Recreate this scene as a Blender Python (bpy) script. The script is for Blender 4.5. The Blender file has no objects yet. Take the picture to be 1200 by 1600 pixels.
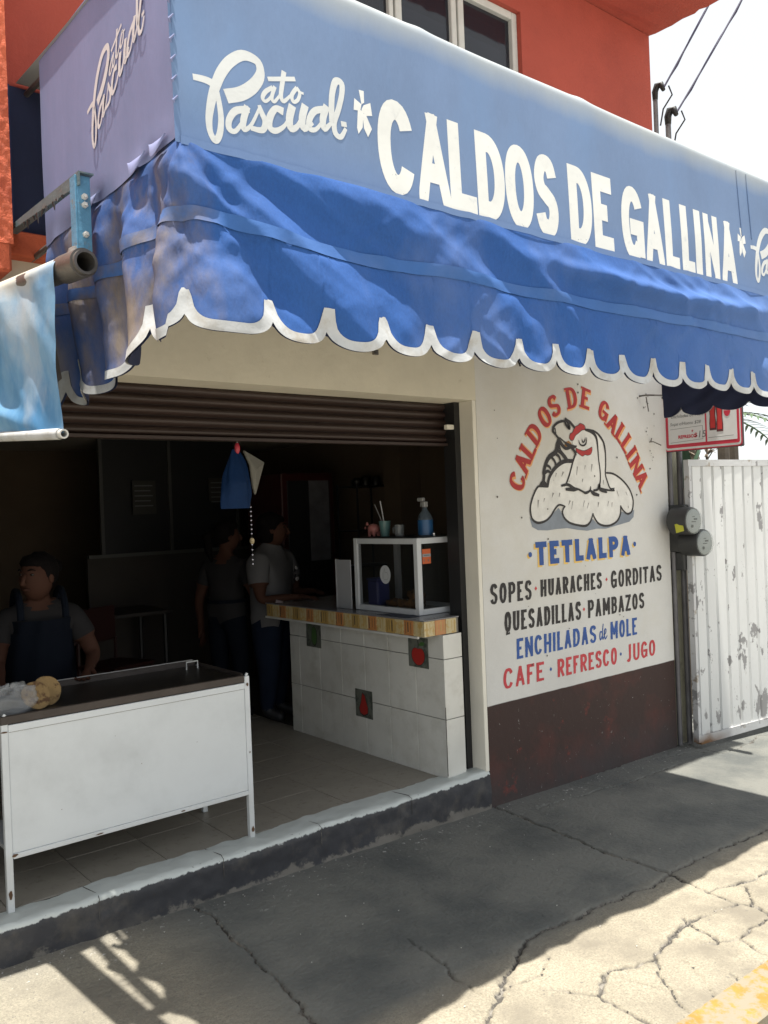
import bpy, bmesh, math, random, json
import numpy as np
from mathutils import Vector, Matrix, Euler
from mathutils.geometry import tessellate_polygon
random.seed(7); rng = np.random.default_rng(7)
SC = bpy.context.scene
COL = SC.collection
# ------------------------------------------------------------------ camera
cam_d = bpy.data.cameras.new('camera'); cam = bpy.data.objects.new('camera', cam_d); COL.objects.link(cam)
SC.camera = cam
cam_d.sensor_fit = 'HORIZONTAL'; cam_d.sensor_width = 36.0; cam_d.lens = 1323.8 / 1200 * 36
cam_d.clip_start = 0.05; cam_d.clip_end = 2000
YAW, PITCH, ROLL = 0.68058, -0.00174, -0.03874
_f = Vector((math.sin(YAW)*math.cos(PITCH), math.cos(YAW)*math.cos(PITCH), math.sin(PITCH)))
_r = Vector((math.cos(YAW), -math.sin(YAW), 0)); _u = _r.cross(_f)
_c, _s = math.cos(ROLL), math.sin(ROLL)
_R = _c*_r + _s*_u; _U = -_s*_r + _c*_u
cam.matrix_world = Matrix(((_R.x, _U.x, -_f.x, 0), (_R.y, _U.y, -_f.y, 0), (_R.z, _U.z, -_f.z, 1.7), (0, 0, 0, 1)))
# ------------------------------------------------------------------ sky, sun, exposure
world = bpy.data.worlds.new('World'); SC.world = world; world.use_nodes = True
wn = world.node_tree.nodes; wl = world.node_tree.links; wn.clear()
sky = wn.new('ShaderNodeTexSky'); sky.sky_type = 'NISHITA'; sky.sun_disc = False
SUN_DIR = Vector((-0.082, -0.055, 1.0)).normalized()          # towards the sun, almost overhead
sky.sun_elevation = math.asin(SUN_DIR.z); sky.sun_rotation = math.atan2(SUN_DIR.x, SUN_DIR.y)
sky.altitude = 2200; sky.air_density = 1.0; sky.dust_density = 4.0; sky.ozone_density = 1.0
bg = wn.new('ShaderNodeBackground'); bg.inputs['Strength'].default_value = 0.125
wo = wn.new('ShaderNodeOutputWorld'); hz = wn.new('ShaderNodeMix'); hz.data_type = 'RGBA'; hz.inputs['Factor'].default_value = .82; wl.new(sky.outputs[0], hz.inputs[6])
hz.inputs[7].default_value = (4.35, 4.4, 4.3, 1)            # bright, even, hazy noon sky
wl.new(hz.outputs[2], bg.inputs['Color']); wl.new(bg.outputs[0], wo.inputs['Surface'])
sun_d = bpy.data.lights.new('sun', 'SUN'); sun_d.energy = 5.0; sun_d.angle = math.radians(0.55); sun_d.color = (1.0, 0.95, 0.86)
sun = bpy.data.objects.new('sun', sun_d); COL.objects.link(sun)
sun.rotation_euler = (-SUN_DIR).to_track_quat('-Z', 'Y').to_euler()
SC.view_settings.view_transform = 'Standard'; SC.view_settings.look = 'None'
SC.view_settings.exposure = 1.08; SC.view_settings.gamma = 1.0; SC.view_settings.use_curve_mapping = False
try: SC.cycles.max_bounces = 8; SC.cycles.transparent_max_bounces = 12
except Exception: pass
# ------------------------------------------------------------------ outlines measured on the place (metres)
DT = {"LOGO":[[[1.0578,0.1674,0.0166],[1.0868,0.1692,0.0192],[1.1086,0.1657,0.0223],[1.1178,0.1557,0.0195]],[[1.1585,0.1446,0.0386],[1.1963,0.1612,0.0383],[1.2319,0.1886,0.0369],[1.2579,0.222,0.0321],[1.2651,0.25,0.025],[1.2533,0.2723,0.0248],[1.2114,0.2743,0.0295],[1.171,0.2455,0.0309],[1.1425,0.2084,0.0305],[1.1237,0.171,0.0293],[1.1088,0.1306,0.0261],[1.0991,0.0918,0.0231],[1.0946,0.0592,0.0202],[1.0976,0.0286,0.0173],[1.1112,0.0104,0.0184],[1.1249,0.031,0.0185],[1.1312,0.0688,0.0176],[1.1295,0.1046,0.0166],[1.1235,0.1438,0.0146]],[[1.3001,0.2082,0.0116],[1.2772,0.1898,0.0136],[1.2662,0.1693,0.0125],[1.2753,0.1619,0.0094],[1.2926,0.1776,0.0084],[1.305,0.2011,0.0085]],[[1.309,0.2118,0.0117],[1.297,0.1789,0.0116],[1.3056,0.1694,0.0095],[1.3297,0.2,0.0075]],[[1.3436,0.2651,0.0161],[1.334,0.2228,0.015],[1.3286,0.1925,0.0139],[1.3366,0.1789,0.0118],[1.3635,0.2048,0.0076]],[[1.2907,0.2307,0.0126],[1.3784,0.2565,0.0131]],[[1.384,0.231,0.012],[1.3663,0.2056,0.013],[1.3696,0.1871,0.0109],[1.3855,0.1964,0.0109],[1.3945,0.2184,0.011],[1.3863,0.2316,0.0099]],[[1.3931,0.2229,0.0066],[1.4062,0.2217,0.0077]],[[1.2156,0.1226,0.0193],[1.1776,0.1086,0.02],[1.1565,0.08,0.0188],[1.1548,0.0545,0.0187],[1.1739,0.0516,0.0129],[1.1991,0.0844,0.0101]],[[1.2132,0.1266,0.0203],[1.2003,0.087,0.0202],[1.2014,0.0633,0.0151],[1.2249,0.0819,0.0102],[1.2551,0.1389,0.0083]],[[1.2543,0.1425,0.0114],[1.261,0.1241,0.0176],[1.2713,0.1009,0.0198],[1.26,0.0764,0.0176],[1.2259,0.0728,0.0132]],[[1.3279,0.1492,0.0235],[1.307,0.1493,0.018],[1.287,0.1193,0.022],[1.2851,0.0904,0.0199],[1.3055,0.0861,0.0169],[1.3375,0.1111,0.0107],[1.3631,0.1588,0.0087]],[[1.3639,0.1696,0.0249],[1.3528,0.1319,0.0248],[1.3572,0.1056,0.0216],[1.382,0.1212,0.0142],[1.4066,0.1705,0.0099]],[[1.4093,0.1835,0.0243],[1.3973,0.1437,0.0242],[1.4023,0.1172,0.0209],[1.4335,0.1409,0.01]],[[1.4829,0.1962,0.0205],[1.4451,0.1809,0.0202],[1.4237,0.1506,0.02],[1.4218,0.1232,0.0189],[1.446,0.1269,0.0123],[1.4765,0.1646,0.0091]],[[1.487,0.2033,0.0228],[1.4722,0.1635,0.0238],[1.4762,0.1357,0.0193],[1.5032,0.1606,0.0092]],[[1.5049,0.1671,0.0195],[1.5066,0.2076,0.0207],[1.5131,0.2546,0.0208],[1.5281,0.2931,0.0221],[1.5496,0.2928,0.0211],[1.5483,0.2595,0.0188],[1.5323,0.2096,0.0186],[1.5138,0.1644,0.0185],[1.5163,0.1325,0.0196],[1.536,0.1264,0.0163],[1.5554,0.155,0.0117]],[[1.5434,0.1681,0.0163],[1.5565,0.1695,0.0153]]],"ASTER":[[[1.6155,0.2929],[1.6348,0.2943],[1.634,0.2579],[1.6231,0.2497]],[[1.596,0.2617],[1.6231,0.2497],[1.6169,0.2274],[1.5913,0.2246]],[[1.6314,0.2494],[1.6584,0.2636],[1.6631,0.2243],[1.6353,0.2169],[1.6219,0.2339]],[[1.6075,0.23],[1.63,0.2309],[1.6227,0.1774],[1.6049,0.1534],[1.6006,0.1717]],[[1.625,0.2244],[1.6399,0.2181],[1.6592,0.1817],[1.642,0.1524],[1.6277,0.1762]]],"BANNER":[["C",1.6866,1.8328,-0.0076,0.3001],["A",1.8407,1.9864,-0.0112,0.3035],["L",1.9836,2.1089,-0.0088,0.3092],["D",2.1129,2.2543,-0.0026,0.3093],["O",2.2564,2.4068,-0.0092,0.3004],["S",2.4142,2.5433,-0.0079,0.2995],["D",2.6083,2.7485,-0.0047,0.3039],["E",2.7567,2.8824,-0.0146,0.3012],["G",2.945,3.0957,-0.018,0.2916],["A",3.1032,3.2382,-0.0082,0.289],["L",3.2492,3.3542,-0.0246,0.2912],["L",3.3747,3.4769,-0.0265,0.2894],["I",3.4876,3.5357,-0.0186,0.2815],["N",3.5636,3.6864,-0.0191,0.2883],["A",3.7038,3.8401,-0.0267,0.2842]],"DX":[2.9268,0.0335,2.2719,-0.0149],"MENU":[["TETLALPA",3.8784,4.8272,1.3347,1.4762,1.3388,1.4724],["SOPES",3.477,3.8297,1.141,1.2588,1.1381,1.2545],["HUARACHES",3.9096,4.5081,1.1454,1.2482,1.144,1.2503],["GORDITAS",4.6038,5.1822,1.1335,1.2498,1.1404,1.2502],["QUESADILLAS",3.5852,4.2855,0.9705,1.0871,0.9688,1.0838],["PAMBAZOS",4.3542,4.9645,0.9689,1.0829,0.9714,1.077],["ENCHILADAS",3.6798,4.4287,0.8034,0.9233,0.807,0.9175],["MOLE",4.5782,4.8695,0.8055,0.9196,0.8034,0.9179],["CAFE",3.5624,3.9114,0.6455,0.7649,0.6454,0.7579],["REFRESCO",4.0379,4.6365,0.643,0.7529,0.6383,0.7492],["JUGO",4.7402,5.0707,0.6325,0.7496,0.6361,0.7445]],"DIAM":[[3.8695,1.2003],[4.5589,1.1983],[4.3163,1.0297]],"DIAMB":[[3.9775,0.7022],[4.6816,0.6978]],"DOTB":[[3.8295,1.4046],[4.8796,1.4097]],"DE":[4.4652,0.8446,4.5459,0.8457],"ARC":[["C",3.7424,1.8463],["A",3.7931,1.9519],["L",3.8474,2.0334],["D",3.9093,2.1265],["O",4.0087,2.2297],["S",4.1005,2.3015],["D",4.2733,2.361],["E",4.4132,2.3631],["G",4.5984,2.293],["A",4.6906,2.2173],["L",4.7741,2.15],["L",4.8363,2.0832],["I",4.8805,2.0233],["N",4.9331,1.9351],["A",4.9924,1.8482]],"HEN":{"white":[[[3.9073,1.8018],[3.8729,1.7532],[3.8485,1.6943],[3.8474,1.6385],[3.8695,1.6027],[3.9216,1.5902],[3.9867,1.6018],[4.032,1.6323],[4.0728,1.6704],[4.1128,1.6909],[4.1684,1.6822],[4.1392,1.6649],[4.1425,1.6249],[4.1856,1.5907],[4.2644,1.5657],[4.3573,1.5545],[4.4062,1.5749],[4.4419,1.6275],[4.467,1.5838],[4.5199,1.5515],[4.6129,1.5477],[4.6903,1.5715],[4.7289,1.6127],[4.7351,1.6707],[4.7654,1.6388],[4.8163,1.6177],[4.8635,1.6319],[4.8805,1.6905],[4.852,1.762],[4.7839,1.8255],[4.6966,1.8726],[4.5967,1.8883],[4.5975,1.9418],[4.5918,2.0104],[4.5717,2.0863],[4.5137,2.1419],[4.4542,2.1606],[4.3946,2.1648],[4.3224,2.1404],[4.2674,2.0948],[4.2656,2.0654],[4.2982,2.0291],[4.3022,1.9996],[4.2657,1.9699],[4.1621,1.9546],[4.0931,1.9218],[4.0354,1.8752],[4.004,1.8041]]],"shadow":[[[3.8374,1.6283],[3.8693,1.5992],[3.9215,1.588],[3.9866,1.5997],[4.0489,1.6389],[4.1063,1.6745],[4.1243,1.6581],[4.1531,1.6137],[4.2416,1.5703],[4.3571,1.55],[4.4119,1.5709],[4.4411,1.596],[4.4721,1.5685],[4.5317,1.5434],[4.6189,1.5436],[4.7029,1.5672],[4.7376,1.6086],[4.7521,1.633],[4.8158,1.6099],[4.8632,1.628],[4.8908,1.6429],[4.8808,1.5919],[4.8325,1.5622],[4.7014,1.5441],[4.574,1.5264],[4.4758,1.5307],[4.379,1.5215],[4.2855,1.5317],[4.183,1.5471],[4.082,1.5457],[3.994,1.5411],[3.9085,1.5463],[3.857,1.5682]]],"outline":[[[4.1535,1.8095,0.0039],[4.1821,1.8164,0.0098],[4.2197,1.8745,0.0098],[4.259,1.9551,0.0098],[4.2978,2.0217,0.0098]],[[4.3945,2.1633,0.0098],[4.4655,2.1481,0.0157],[4.5059,2.1152,0.0157],[4.5176,2.0474,0.0098],[4.522,1.9793,0.0078],[4.5332,1.9036,0.0088],[4.5319,1.8429,0.0088],[4.5197,1.8052,0.0118]],[[4.3947,2.1663,0.0078],[4.4782,2.1583,0.0098],[4.5375,2.1312,0.0118],[4.5837,2.079,0.0118],[4.5956,2.0105,0.0098],[4.5938,1.9417,0.0088],[4.5875,1.8807,0.0088],[4.6078,1.8271,0.0088],[4.6342,1.7869,0.0088],[4.6785,1.7879,0.0049]],[[4.5967,1.8883,0.0078],[4.6718,1.882,0.0098],[4.7592,1.8451,0.0098],[4.834,1.7897,0.0098],[4.8725,1.7301,0.0098],[4.88,1.6826,0.0098],[4.8608,1.632,0.0098],[4.8162,1.6153,0.0098],[4.7717,1.6347,0.0078],[4.7377,1.6707,0.0078]],[[4.7377,1.6707,0.0078],[4.7348,1.6242,0.0098],[4.7036,1.5788,0.0098],[4.6382,1.5505,0.0098],[4.5628,1.546,0.0098],[4.4962,1.5638,0.0098],[4.456,1.603,0.0078],[4.442,1.6298,0.0059]],[[4.442,1.6298,0.0059],[4.4124,1.5784,0.0098],[4.3632,1.5542,0.0118],[4.2873,1.5611,0.0098],[4.2077,1.5789,0.0098],[4.1585,1.6099,0.0098],[4.1413,1.6431,0.0088],[4.1507,1.6682,0.0078],[4.1684,1.6822,0.0059]],[[4.1684,1.6822,0.0059],[4.1129,1.6931,0.0088],[4.0728,1.6704,0.0088],[4.0262,1.6253,0.0098],[3.9757,1.5987,0.0098],[3.911,1.5906,0.0118],[3.8646,1.6099,0.0098],[3.8478,1.6454,0.0098],[3.8485,1.6943,0.0088],[3.8783,1.7566,0.0088],[3.9181,1.8038,0.0088],[3.945,1.8084,0.0088],[4.0094,1.8041,0.0069]],[[3.9452,1.812,0.0157],[3.973,1.8294,0.0255],[4.0096,1.8076,0.0098]],[[4.0096,1.8076,0.0137],[4.0291,1.861,0.0157],[4.0702,1.9074,0.0176],[4.1278,1.9435,0.0196],[4.1851,1.962,0.0196],[4.2537,1.9624,0.0176]],[[3.9692,1.8188,0.0176],[3.9807,1.8683,0.0176],[3.9802,1.8967,0.0176],[4.0073,1.9537,0.0196],[4.0421,1.9897,0.0216],[4.0989,2.019,0.0235],[4.1181,2.0626,0.0255],[4.1366,2.0919,0.0235]],[[3.9817,1.8861,0.0157],[4.0151,1.9003,0.0137],[4.0386,1.8931,0.0118]],[[4.0084,1.9359,0.0137],[4.0361,1.9253,0.0118],[4.043,1.911,0.0098]],[[4.0509,1.9897,0.0137],[4.0844,1.9613,0.0118],[4.0942,1.9398,0.0118]],[[4.0819,2.0116,0.0157],[4.125,1.9905,0.0137],[4.1421,1.9581,0.0118]],[[4.116,2.0265,0.0157],[4.1539,2.0053,0.0137],[4.1913,1.9693,0.0118]],[[4.1293,2.0628,0.0157],[4.144,2.0269,0.0118],[4.1869,1.9911,0.0118],[4.2083,1.9694,0.0137],[4.2539,1.9661,0.0137]],[[4.1362,2.0847,0.0216],[4.1899,2.0421,0.0157],[4.2475,2.0504,0.0118]],[[4.2475,2.0504,0.0157],[4.2803,2.0215,0.0137],[4.2908,2.0032,0.0098]],[[4.1368,2.0955,0.0118],[4.0944,2.1306,0.0118],[4.0787,2.1445,0.0118],[4.0881,2.1736,0.0118],[4.1319,2.2003,0.0118],[4.1886,2.2096,0.0118],[4.2043,2.1882,0.0137],[4.2373,2.1674,0.0176],[4.2223,2.2035,0.0157],[4.2008,2.2246,0.0157]],[[4.2009,2.226,0.0078],[4.2452,2.2043,0.0157],[4.2895,2.1727,0.0118]],[[4.0963,2.163,0.0098],[4.1055,2.1309,0.0039]],[[4.1375,2.1064,0.0078],[4.181,2.082,0.0078],[4.214,2.0644,0.0176],[4.2706,2.0522,0.0176],[4.2999,2.0572,0.0059]],[[4.3231,2.0946,0.0029],[4.3357,2.0704,0.0078],[4.3646,2.0613,0.0078],[4.3951,2.0753,0.0078],[4.4057,2.1128,0.0029]],[[4.3554,2.1042,0.0029],[4.3659,2.0821,0.0069],[4.3843,2.0937,0.0059],[4.3914,2.1125,0.0029]],[[4.14,1.8097,0.0098],[4.1991,1.8162,0.0137],[4.255,1.7936,0.0157]],[[4.1804,1.7874,0.0118],[4.2546,1.7863,0.0216],[4.3009,1.7856,0.0098],[4.3469,1.7701,0.0098],[4.3759,1.7622,0.0137],[4.4185,1.7764,0.0098],[4.4261,1.8025,0.0049]],[[4.4245,1.7763,0.0098],[4.4535,1.7571,0.0196],[4.5074,1.7448,0.0137]],[[4.4546,1.7759,0.0098],[4.4975,1.7828,0.0118],[4.5178,1.8128,0.0137],[4.522,1.7824,0.0157],[4.5766,1.7664,0.0137],[4.595,1.7623,0.0039]],[[4.5225,1.79,0.0098],[4.5897,1.7776,0.0098],[4.6712,1.7726,0.0078],[4.6529,1.7844,0.0049]]],"red":[[[4.237,2.1051],[4.2431,2.1309],[4.2705,2.1463],[4.2897,2.1764],[4.3253,2.1886],[4.3496,2.202],[4.3902,2.1908],[4.397,2.1649],[4.3647,2.1602],[4.3222,2.1367],[4.2982,2.125],[4.2732,2.0949],[4.25,2.093]],[[4.2935,2.0475],[4.3278,2.0369],[4.3745,2.0302],[4.4229,2.0421],[4.4573,2.0539],[4.4583,2.0314],[4.4424,2.0087],[4.4084,2.0008],[4.3848,2.0043],[4.3605,1.9943],[4.3317,2.0037],[4.3012,2.0218]]],"beak":[[[4.1793,2.0529],[4.1978,2.0787],[4.227,2.0903],[4.249,2.0761],[4.2597,2.0616],[4.2246,2.0515]]],"fleck":[[[4.3038,1.9295,0.0118],[4.2923,1.8742,0.0039]],[[4.3831,1.9372,0.0078],[4.3744,1.9111,0.0029]],[[4.453,1.9449,0.0137],[4.4403,1.8961,0.0029]],[[4.1643,1.8965,0.0137],[4.1457,1.8675,0.0029]],[[4.0968,1.8894,0.0078],[4.0875,1.8642,0.0029]],[[4.062,1.7675,0.0137],[4.0471,1.7392,0.0029]],[[4.1229,1.7665,0.0098],[4.1136,1.7414,0.0029]],[[3.9211,1.7276,0.0118],[3.9142,1.682,0.0029]],[[3.9784,1.737,0.0078],[3.9696,1.7159,0.0029]],[[4.2183,1.7174,0.0118],[4.2029,1.6885,0.0029]],[[4.2444,1.7131,0.0059],[4.2299,1.6622,0.0029]],[[4.3612,1.7141,0.0059],[4.3445,1.6737,0.0029]],[[4.4018,1.6983,0.0049],[4.3878,1.6651,0.0029]],[[4.5046,1.6995,0.0118],[4.4966,1.6695,0.0029]],[[4.6102,1.7047,0.0049],[4.598,1.6706,0.0029]],[[4.6474,1.6961,0.0049],[4.6429,1.6655,0.0029]],[[4.3518,1.8517,0.0078],[4.3446,1.8295,0.0029]],[[4.5627,1.8427,0.0059],[4.5646,1.8123,0.0029]],[[4.703,1.7721,0.0049],[4.7198,1.7331,0.0029]],[[4.7994,1.7628,0.0049],[4.8149,1.7391,0.0029]],[[4.8196,1.6685,0.0059],[4.8252,1.6527,0.0029]]]},"CRACK":[[0.015,[[3.4675,3.4111],[3.4308,3.1201],[3.3763,2.6228],[3.3835,2.2247]]],[0.013,[[3.3832,2.2246],[3.6695,2.2144],[3.9518,2.2074],[4.2594,2.1998],[5.1757,2.1825]]],[0.014,[[3.3832,2.2246],[3.3475,2.1221],[3.3439,2.0051],[3.3317,1.8711],[3.3538,1.8018],[3.3141,1.7255],[3.2612,1.5933]]],[0.016,[[3.3439,2.0051],[3.4053,1.9967],[3.503,1.964],[3.6381,1.9368],[3.7427,1.9405],[3.9727,1.9401]]],[0.017,[[3.3317,1.8711],[3.2422,1.8689],[3.1543,1.8834],[3.0364,1.8959],[2.9928,1.9045],[2.8718,1.8816],[2.7748,1.8712],[2.6872,1.831],[2.5819,1.8611],[2.4944,1.9014],[2.4506,1.8921],[2.404,1.8632],[2.3355,1.8122]]],[0.01,[[3.5158,1.9341],[3.4204,1.8597],[3.3376,1.8163]]],[0.011,[[3.0331,1.9292],[3.0063,1.8778],[2.9939,1.8303],[2.9627,1.7457],[2.901,1.7866]]],[0.012,[[2.9627,1.7457],[3.0021,1.7246],[3.0689,1.7071],[3.2622,1.7103],[3.4309,1.7168]]],[0.01,[[3.0493,1.6966],[3.0099,1.6236],[2.9999,1.5679],[2.9895,1.4657]]],[0.007,[[2.6872,1.831],[2.5984,1.7621],[2.5293,1.6859],[2.4705,1.5792]]],[0.011,[[2.2384,1.9632],[2.2842,1.8788],[2.3255,1.8102],[2.32,1.7209],[2.3088,1.622],[2.2915,1.5528]]],[0.016,[[3.3704,2.2165],[3.1746,2.2035],[2.9357,2.2247],[2.7645,2.2304],[2.6029,2.2358],[2.4343,2.227],[2.2711,2.1473],[2.1173,2.0694],[1.9587,1.9861],[1.855,1.9145]]],[0.005,[[2.4862,1.8726],[2.5119,1.7799],[2.5288,1.6754]]],[0.005,[[2.7429,1.7566],[2.6877,1.6602],[2.6125,1.5376]]],[0.006,[[2.038,2.2548],[2.032,2.1669],[2.0302,2.0367]]],[0.006,[[2.0871,2.5483],[2.0699,2.3752],[2.038,2.2548]]],[0.012,[[2.7804,1.602],[2.7686,1.5659],[2.7537,1.5336]]],[0.005,[[2.4062,2.1044],[2.3584,2.0704],[2.2806,2.0415],[2.105,2.0579]]],[0.013,[[1.5923,3.3765],[1.6123,3.2401],[1.5562,2.6881],[1.5016,2.3201],[1.4574,2.0216]]],[0.005,[[3.4675,3.4111],[3.7964,3.4022],[4.2181,3.404],[4.8028,3.3378],[5.2661,3.2202],[5.3754,3.0941],[5.7955,3.0634]]],[0.008,[[5.3847,3.0853],[5.5426,3.0698],[5.7796,3.0786],[5.9806,3.135],[6.0471,3.0967],[6.2243,2.9004]]],[0.006,[[4.3861,3.1224],[4.7338,3.1252],[4.919,3.1266]]],[0.005,[[3.6178,3.1989],[4.3861,3.1224]]],[0.005,[[5.3847,3.0853],[5.3688,3.2816],[5.4395,3.528]]]]}# ------------------------------------------------------------------ helpers
def tag(o, label=None, cat=None, group=None, kind=None):
    if label: o['label'] = label
    if cat: o['category'] = cat
    if group: o['group'] = group
    if kind: o['kind'] = kind
    return o
def empty(name, loc=(0, 0, 0), **k):
    o = bpy.data.objects.new(name, None); COL.objects.link(o); o.location = loc; o.empty_display_size = .1
    return tag(o, **k)
def link(name, me, mats, parent=None):
    o = bpy.data.objects.new(name, me); COL.objects.link(o)
    if mats is not None:
        for m in (mats if isinstance(mats, (list, tuple)) else [mats]): me.materials.append(m)
    if parent is not None:
        o.parent = parent; o.matrix_parent_inverse = Matrix.Translation(-Vector(parent.location)) if parent.parent is None else Matrix.Identity(4)
    return o
class G:
    """collects geometry and links it as ONE mesh"""
    def __init__(s): s.v = []; s.f = []; s.m = []; s.sm = False
    def add(s, vs, fs, mi=0):
        n = len(s.v); s.v += [tuple(v) for v in vs]; s.f += [[i+n for i in f] for f in fs]; s.m += [mi]*len(fs); return s
    def box(s, a, b, mi=0, ch=0.0, rot=None, org=None):
        x0, y0, z0 = a; x1, y1, z1 = b
        if ch > 0:
            bm = bmesh.new(); bmesh.ops.create_cube(bm, size=1)
            for v in bm.verts: v.co = Vector(((x0+x1)/2+v.co.x*(x1-x0), (y0+y1)/2+v.co.y*(y1-y0), (z0+z1)/2+v.co.z*(z1-z0)))
            bmesh.ops.bevel(bm, geom=bm.edges[:], offset=ch, segments=1, affect='EDGES')
            bm.verts.index_update(); vs = [v.co.copy() for v in bm.verts]; fs = [[v.index for v in f.verts] for f in bm.faces]; bm.free()
        else:
            vs = [Vector(p) for p in ((x0,y0,z0),(x1,y0,z0),(x1,y1,z0),(x0,y1,z0),(x0,y0,z1),(x1,y0,z1),(x1,y1,z1),(x0,y1,z1))]
            fs = [[0,3,2,1],[4,5,6,7],[0,1,5,4],[1,2,6,5],[2,3,7,6],[3,0,4,7]]
        if rot is not None:
            o = Vector(org if org is not None else ((x0+x1)/2, (y0+y1)/2, (z0+z1)/2)); R = Euler(rot).to_matrix()
            vs = [o + R @ (v-o) for v in vs]
        return s.add(vs, fs, mi)
    def tube(s, pts, r, n=10, mi=0, cap=True):
        pts = [Vector(p) for p in pts]; rs = r if isinstance(r, (list, tuple)) else [r]*len(pts)
        vs = []; fs = []; up = None
        for i, p in enumerate(pts):
            d = (pts[min(i+1, len(pts)-1)] - pts[max(i-1, 0)]).normalized()
            if up is None: up = d.orthogonal().normalized()
            up = (up - d*up.dot(d)).normalized(); w = d.cross(up)
            for k in range(n):
                a = 2*math.pi*k/n; vs.append(p + (up*math.cos(a) + w*math.sin(a))*rs[i])
        for i in range(len(pts)-1):
            for k in range(n): fs.append([i*n+k, i*n+(k+1) % n, (i+1)*n+(k+1) % n, (i+1)*n+k])
        if cap: fs.append(list(range(n))[::-1]); fs.append([(len(pts)-1)*n+k for k in range(n)])
        return s.add(vs, fs, mi)
    def lathe(s, c, prof, n=20, mi=0, axis=(0, 0, 1), cap=True):
        c = Vector(c); A = Vector(axis).normalized(); U = A.orthogonal().normalized(); W = A.cross(U); vs = []; fs = []
        for r, h in prof:
            for k in range(n):
                a = 2*math.pi*k/n; vs.append(c + A*h + (U*math.cos(a)+W*math.sin(a))*r)
        for i in range(len(prof)-1):
            for k in range(n): fs.append([i*n+k, i*n+(k+1) % n, (i+1)*n+(k+1) % n, (i+1)*n+k])
        if cap: fs.append(list(range(n))[::-1]); fs.append([(len(prof)-1)*n+k for k in range(n)])
        return s.add(vs, fs, mi)
    def ball(s, c, r, n=12, mi=0, rot=None):
        rx, ry, rz = r if isinstance(r, (tuple, list)) else (r, r, r); vs = []; fs = []; m = n//2+1
        R = Euler(rot).to_matrix() if rot else Matrix.Identity(3)
        for i in range(m):
            t = math.pi*i/(m-1)
            for k in range(n):
                a = 2*math.pi*k/n; vs.append(Vector(c) + R @ Vector((rx*math.sin(t)*math.cos(a), ry*math.sin(t)*math.sin(a), rz*math.cos(t))))
        for i in range(m-1):
            for k in range(n): fs.append([i*n+k, (i+1)*n+k, (i+1)*n+(k+1) % n, i*n+(k+1) % n])
        return s.add(vs, fs, mi)
    def poly(s, pts3, mi=0):
        tris = tessellate_polygon([[Vector(p) for p in pts3]]); return s.add(pts3, [list(t) for t in tris], mi)
    def mk(s, name, mats, parent=None, smooth=None):
        me = bpy.data.meshes.new(name); me.from_pydata(s.v, [], s.f); me.validate()
        if len(me.polygons) == len(s.m): me.polygons.foreach_set('material_index', s.m)
        sm = s.sm if smooth is None else smooth
        if sm: me.polygons.foreach_set('use_smooth', [True]*len(me.polygons))
        if sm == 'auto':
            try: me.set_sharp_from_angle(angle=math.radians(40))
            except Exception: pass
        me.update(); return link(name, me, mats, parent)
def gridmesh(name, P, mats, parent=None, smooth=True, keep=None, flip=False):
    """P: (m,n,3) array"""
    m, n = P.shape[:2]; me = bpy.data.meshes.new(name)
    idx = np.arange(m*n).reshape(m, n)
    q = np.stack([idx[:-1, :-1], idx[1:, :-1], idx[1:, 1:], idx[:-1, 1:]], -1).reshape(-1, 4)
    if flip: q = q[:, ::-1]
    if keep is not None: q = q[keep.reshape(-1)]
    used = np.unique(q); rem = np.full(m*n, -1); rem[used] = np.arange(len(used)); q = rem[q]; V = P.reshape(-1, 3)[used]
    me.vertices.add(len(V)); me.vertices.foreach_set('co', V.astype(np.float32).ravel())
    me.loops.add(q.size); me.loops.foreach_set('vertex_index', q.astype(np.int32).ravel())
    me.polygons.add(len(q)); me.polygons.foreach_set('loop_start', np.arange(0, q.size, 4, dtype=np.int32))
    me.polygons.foreach_set('loop_total', np.full(len(q), 4, dtype=np.int32))
    me.polygons.foreach_set('use_smooth', np.full(len(q), smooth)); me.update(calc_edges=True); me.validate()
    return link(name, me, mats, parent)
def vnoise(x, y, seed=0):
    """smooth value noise, arrays"""
    x = np.asarray(x, float); y = np.asarray(y, float); xi = np.floor(x).astype(int); yi = np.floor(y).astype(int); fx = x-xi; fy = y-yi
    fx = fx*fx*(3-2*fx); fy = fy*fy*(3-2*fy)
    def h(a, b): v = np.sin(a*127.1+b*311.7+seed*74.7)*43758.5453; return v-np.floor(v)
    return ((h(xi, yi)*(1-fx)+h(xi+1, yi)*fx)*(1-fy)+(h(xi, yi+1)*(1-fx)+h(xi+1, yi+1)*fx)*fy)*2-1
def fbm(x, y, seed=0, o=3): return sum(vnoise(x*2**k, y*2**k, seed+k)/2**k for k in range(o))
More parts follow.
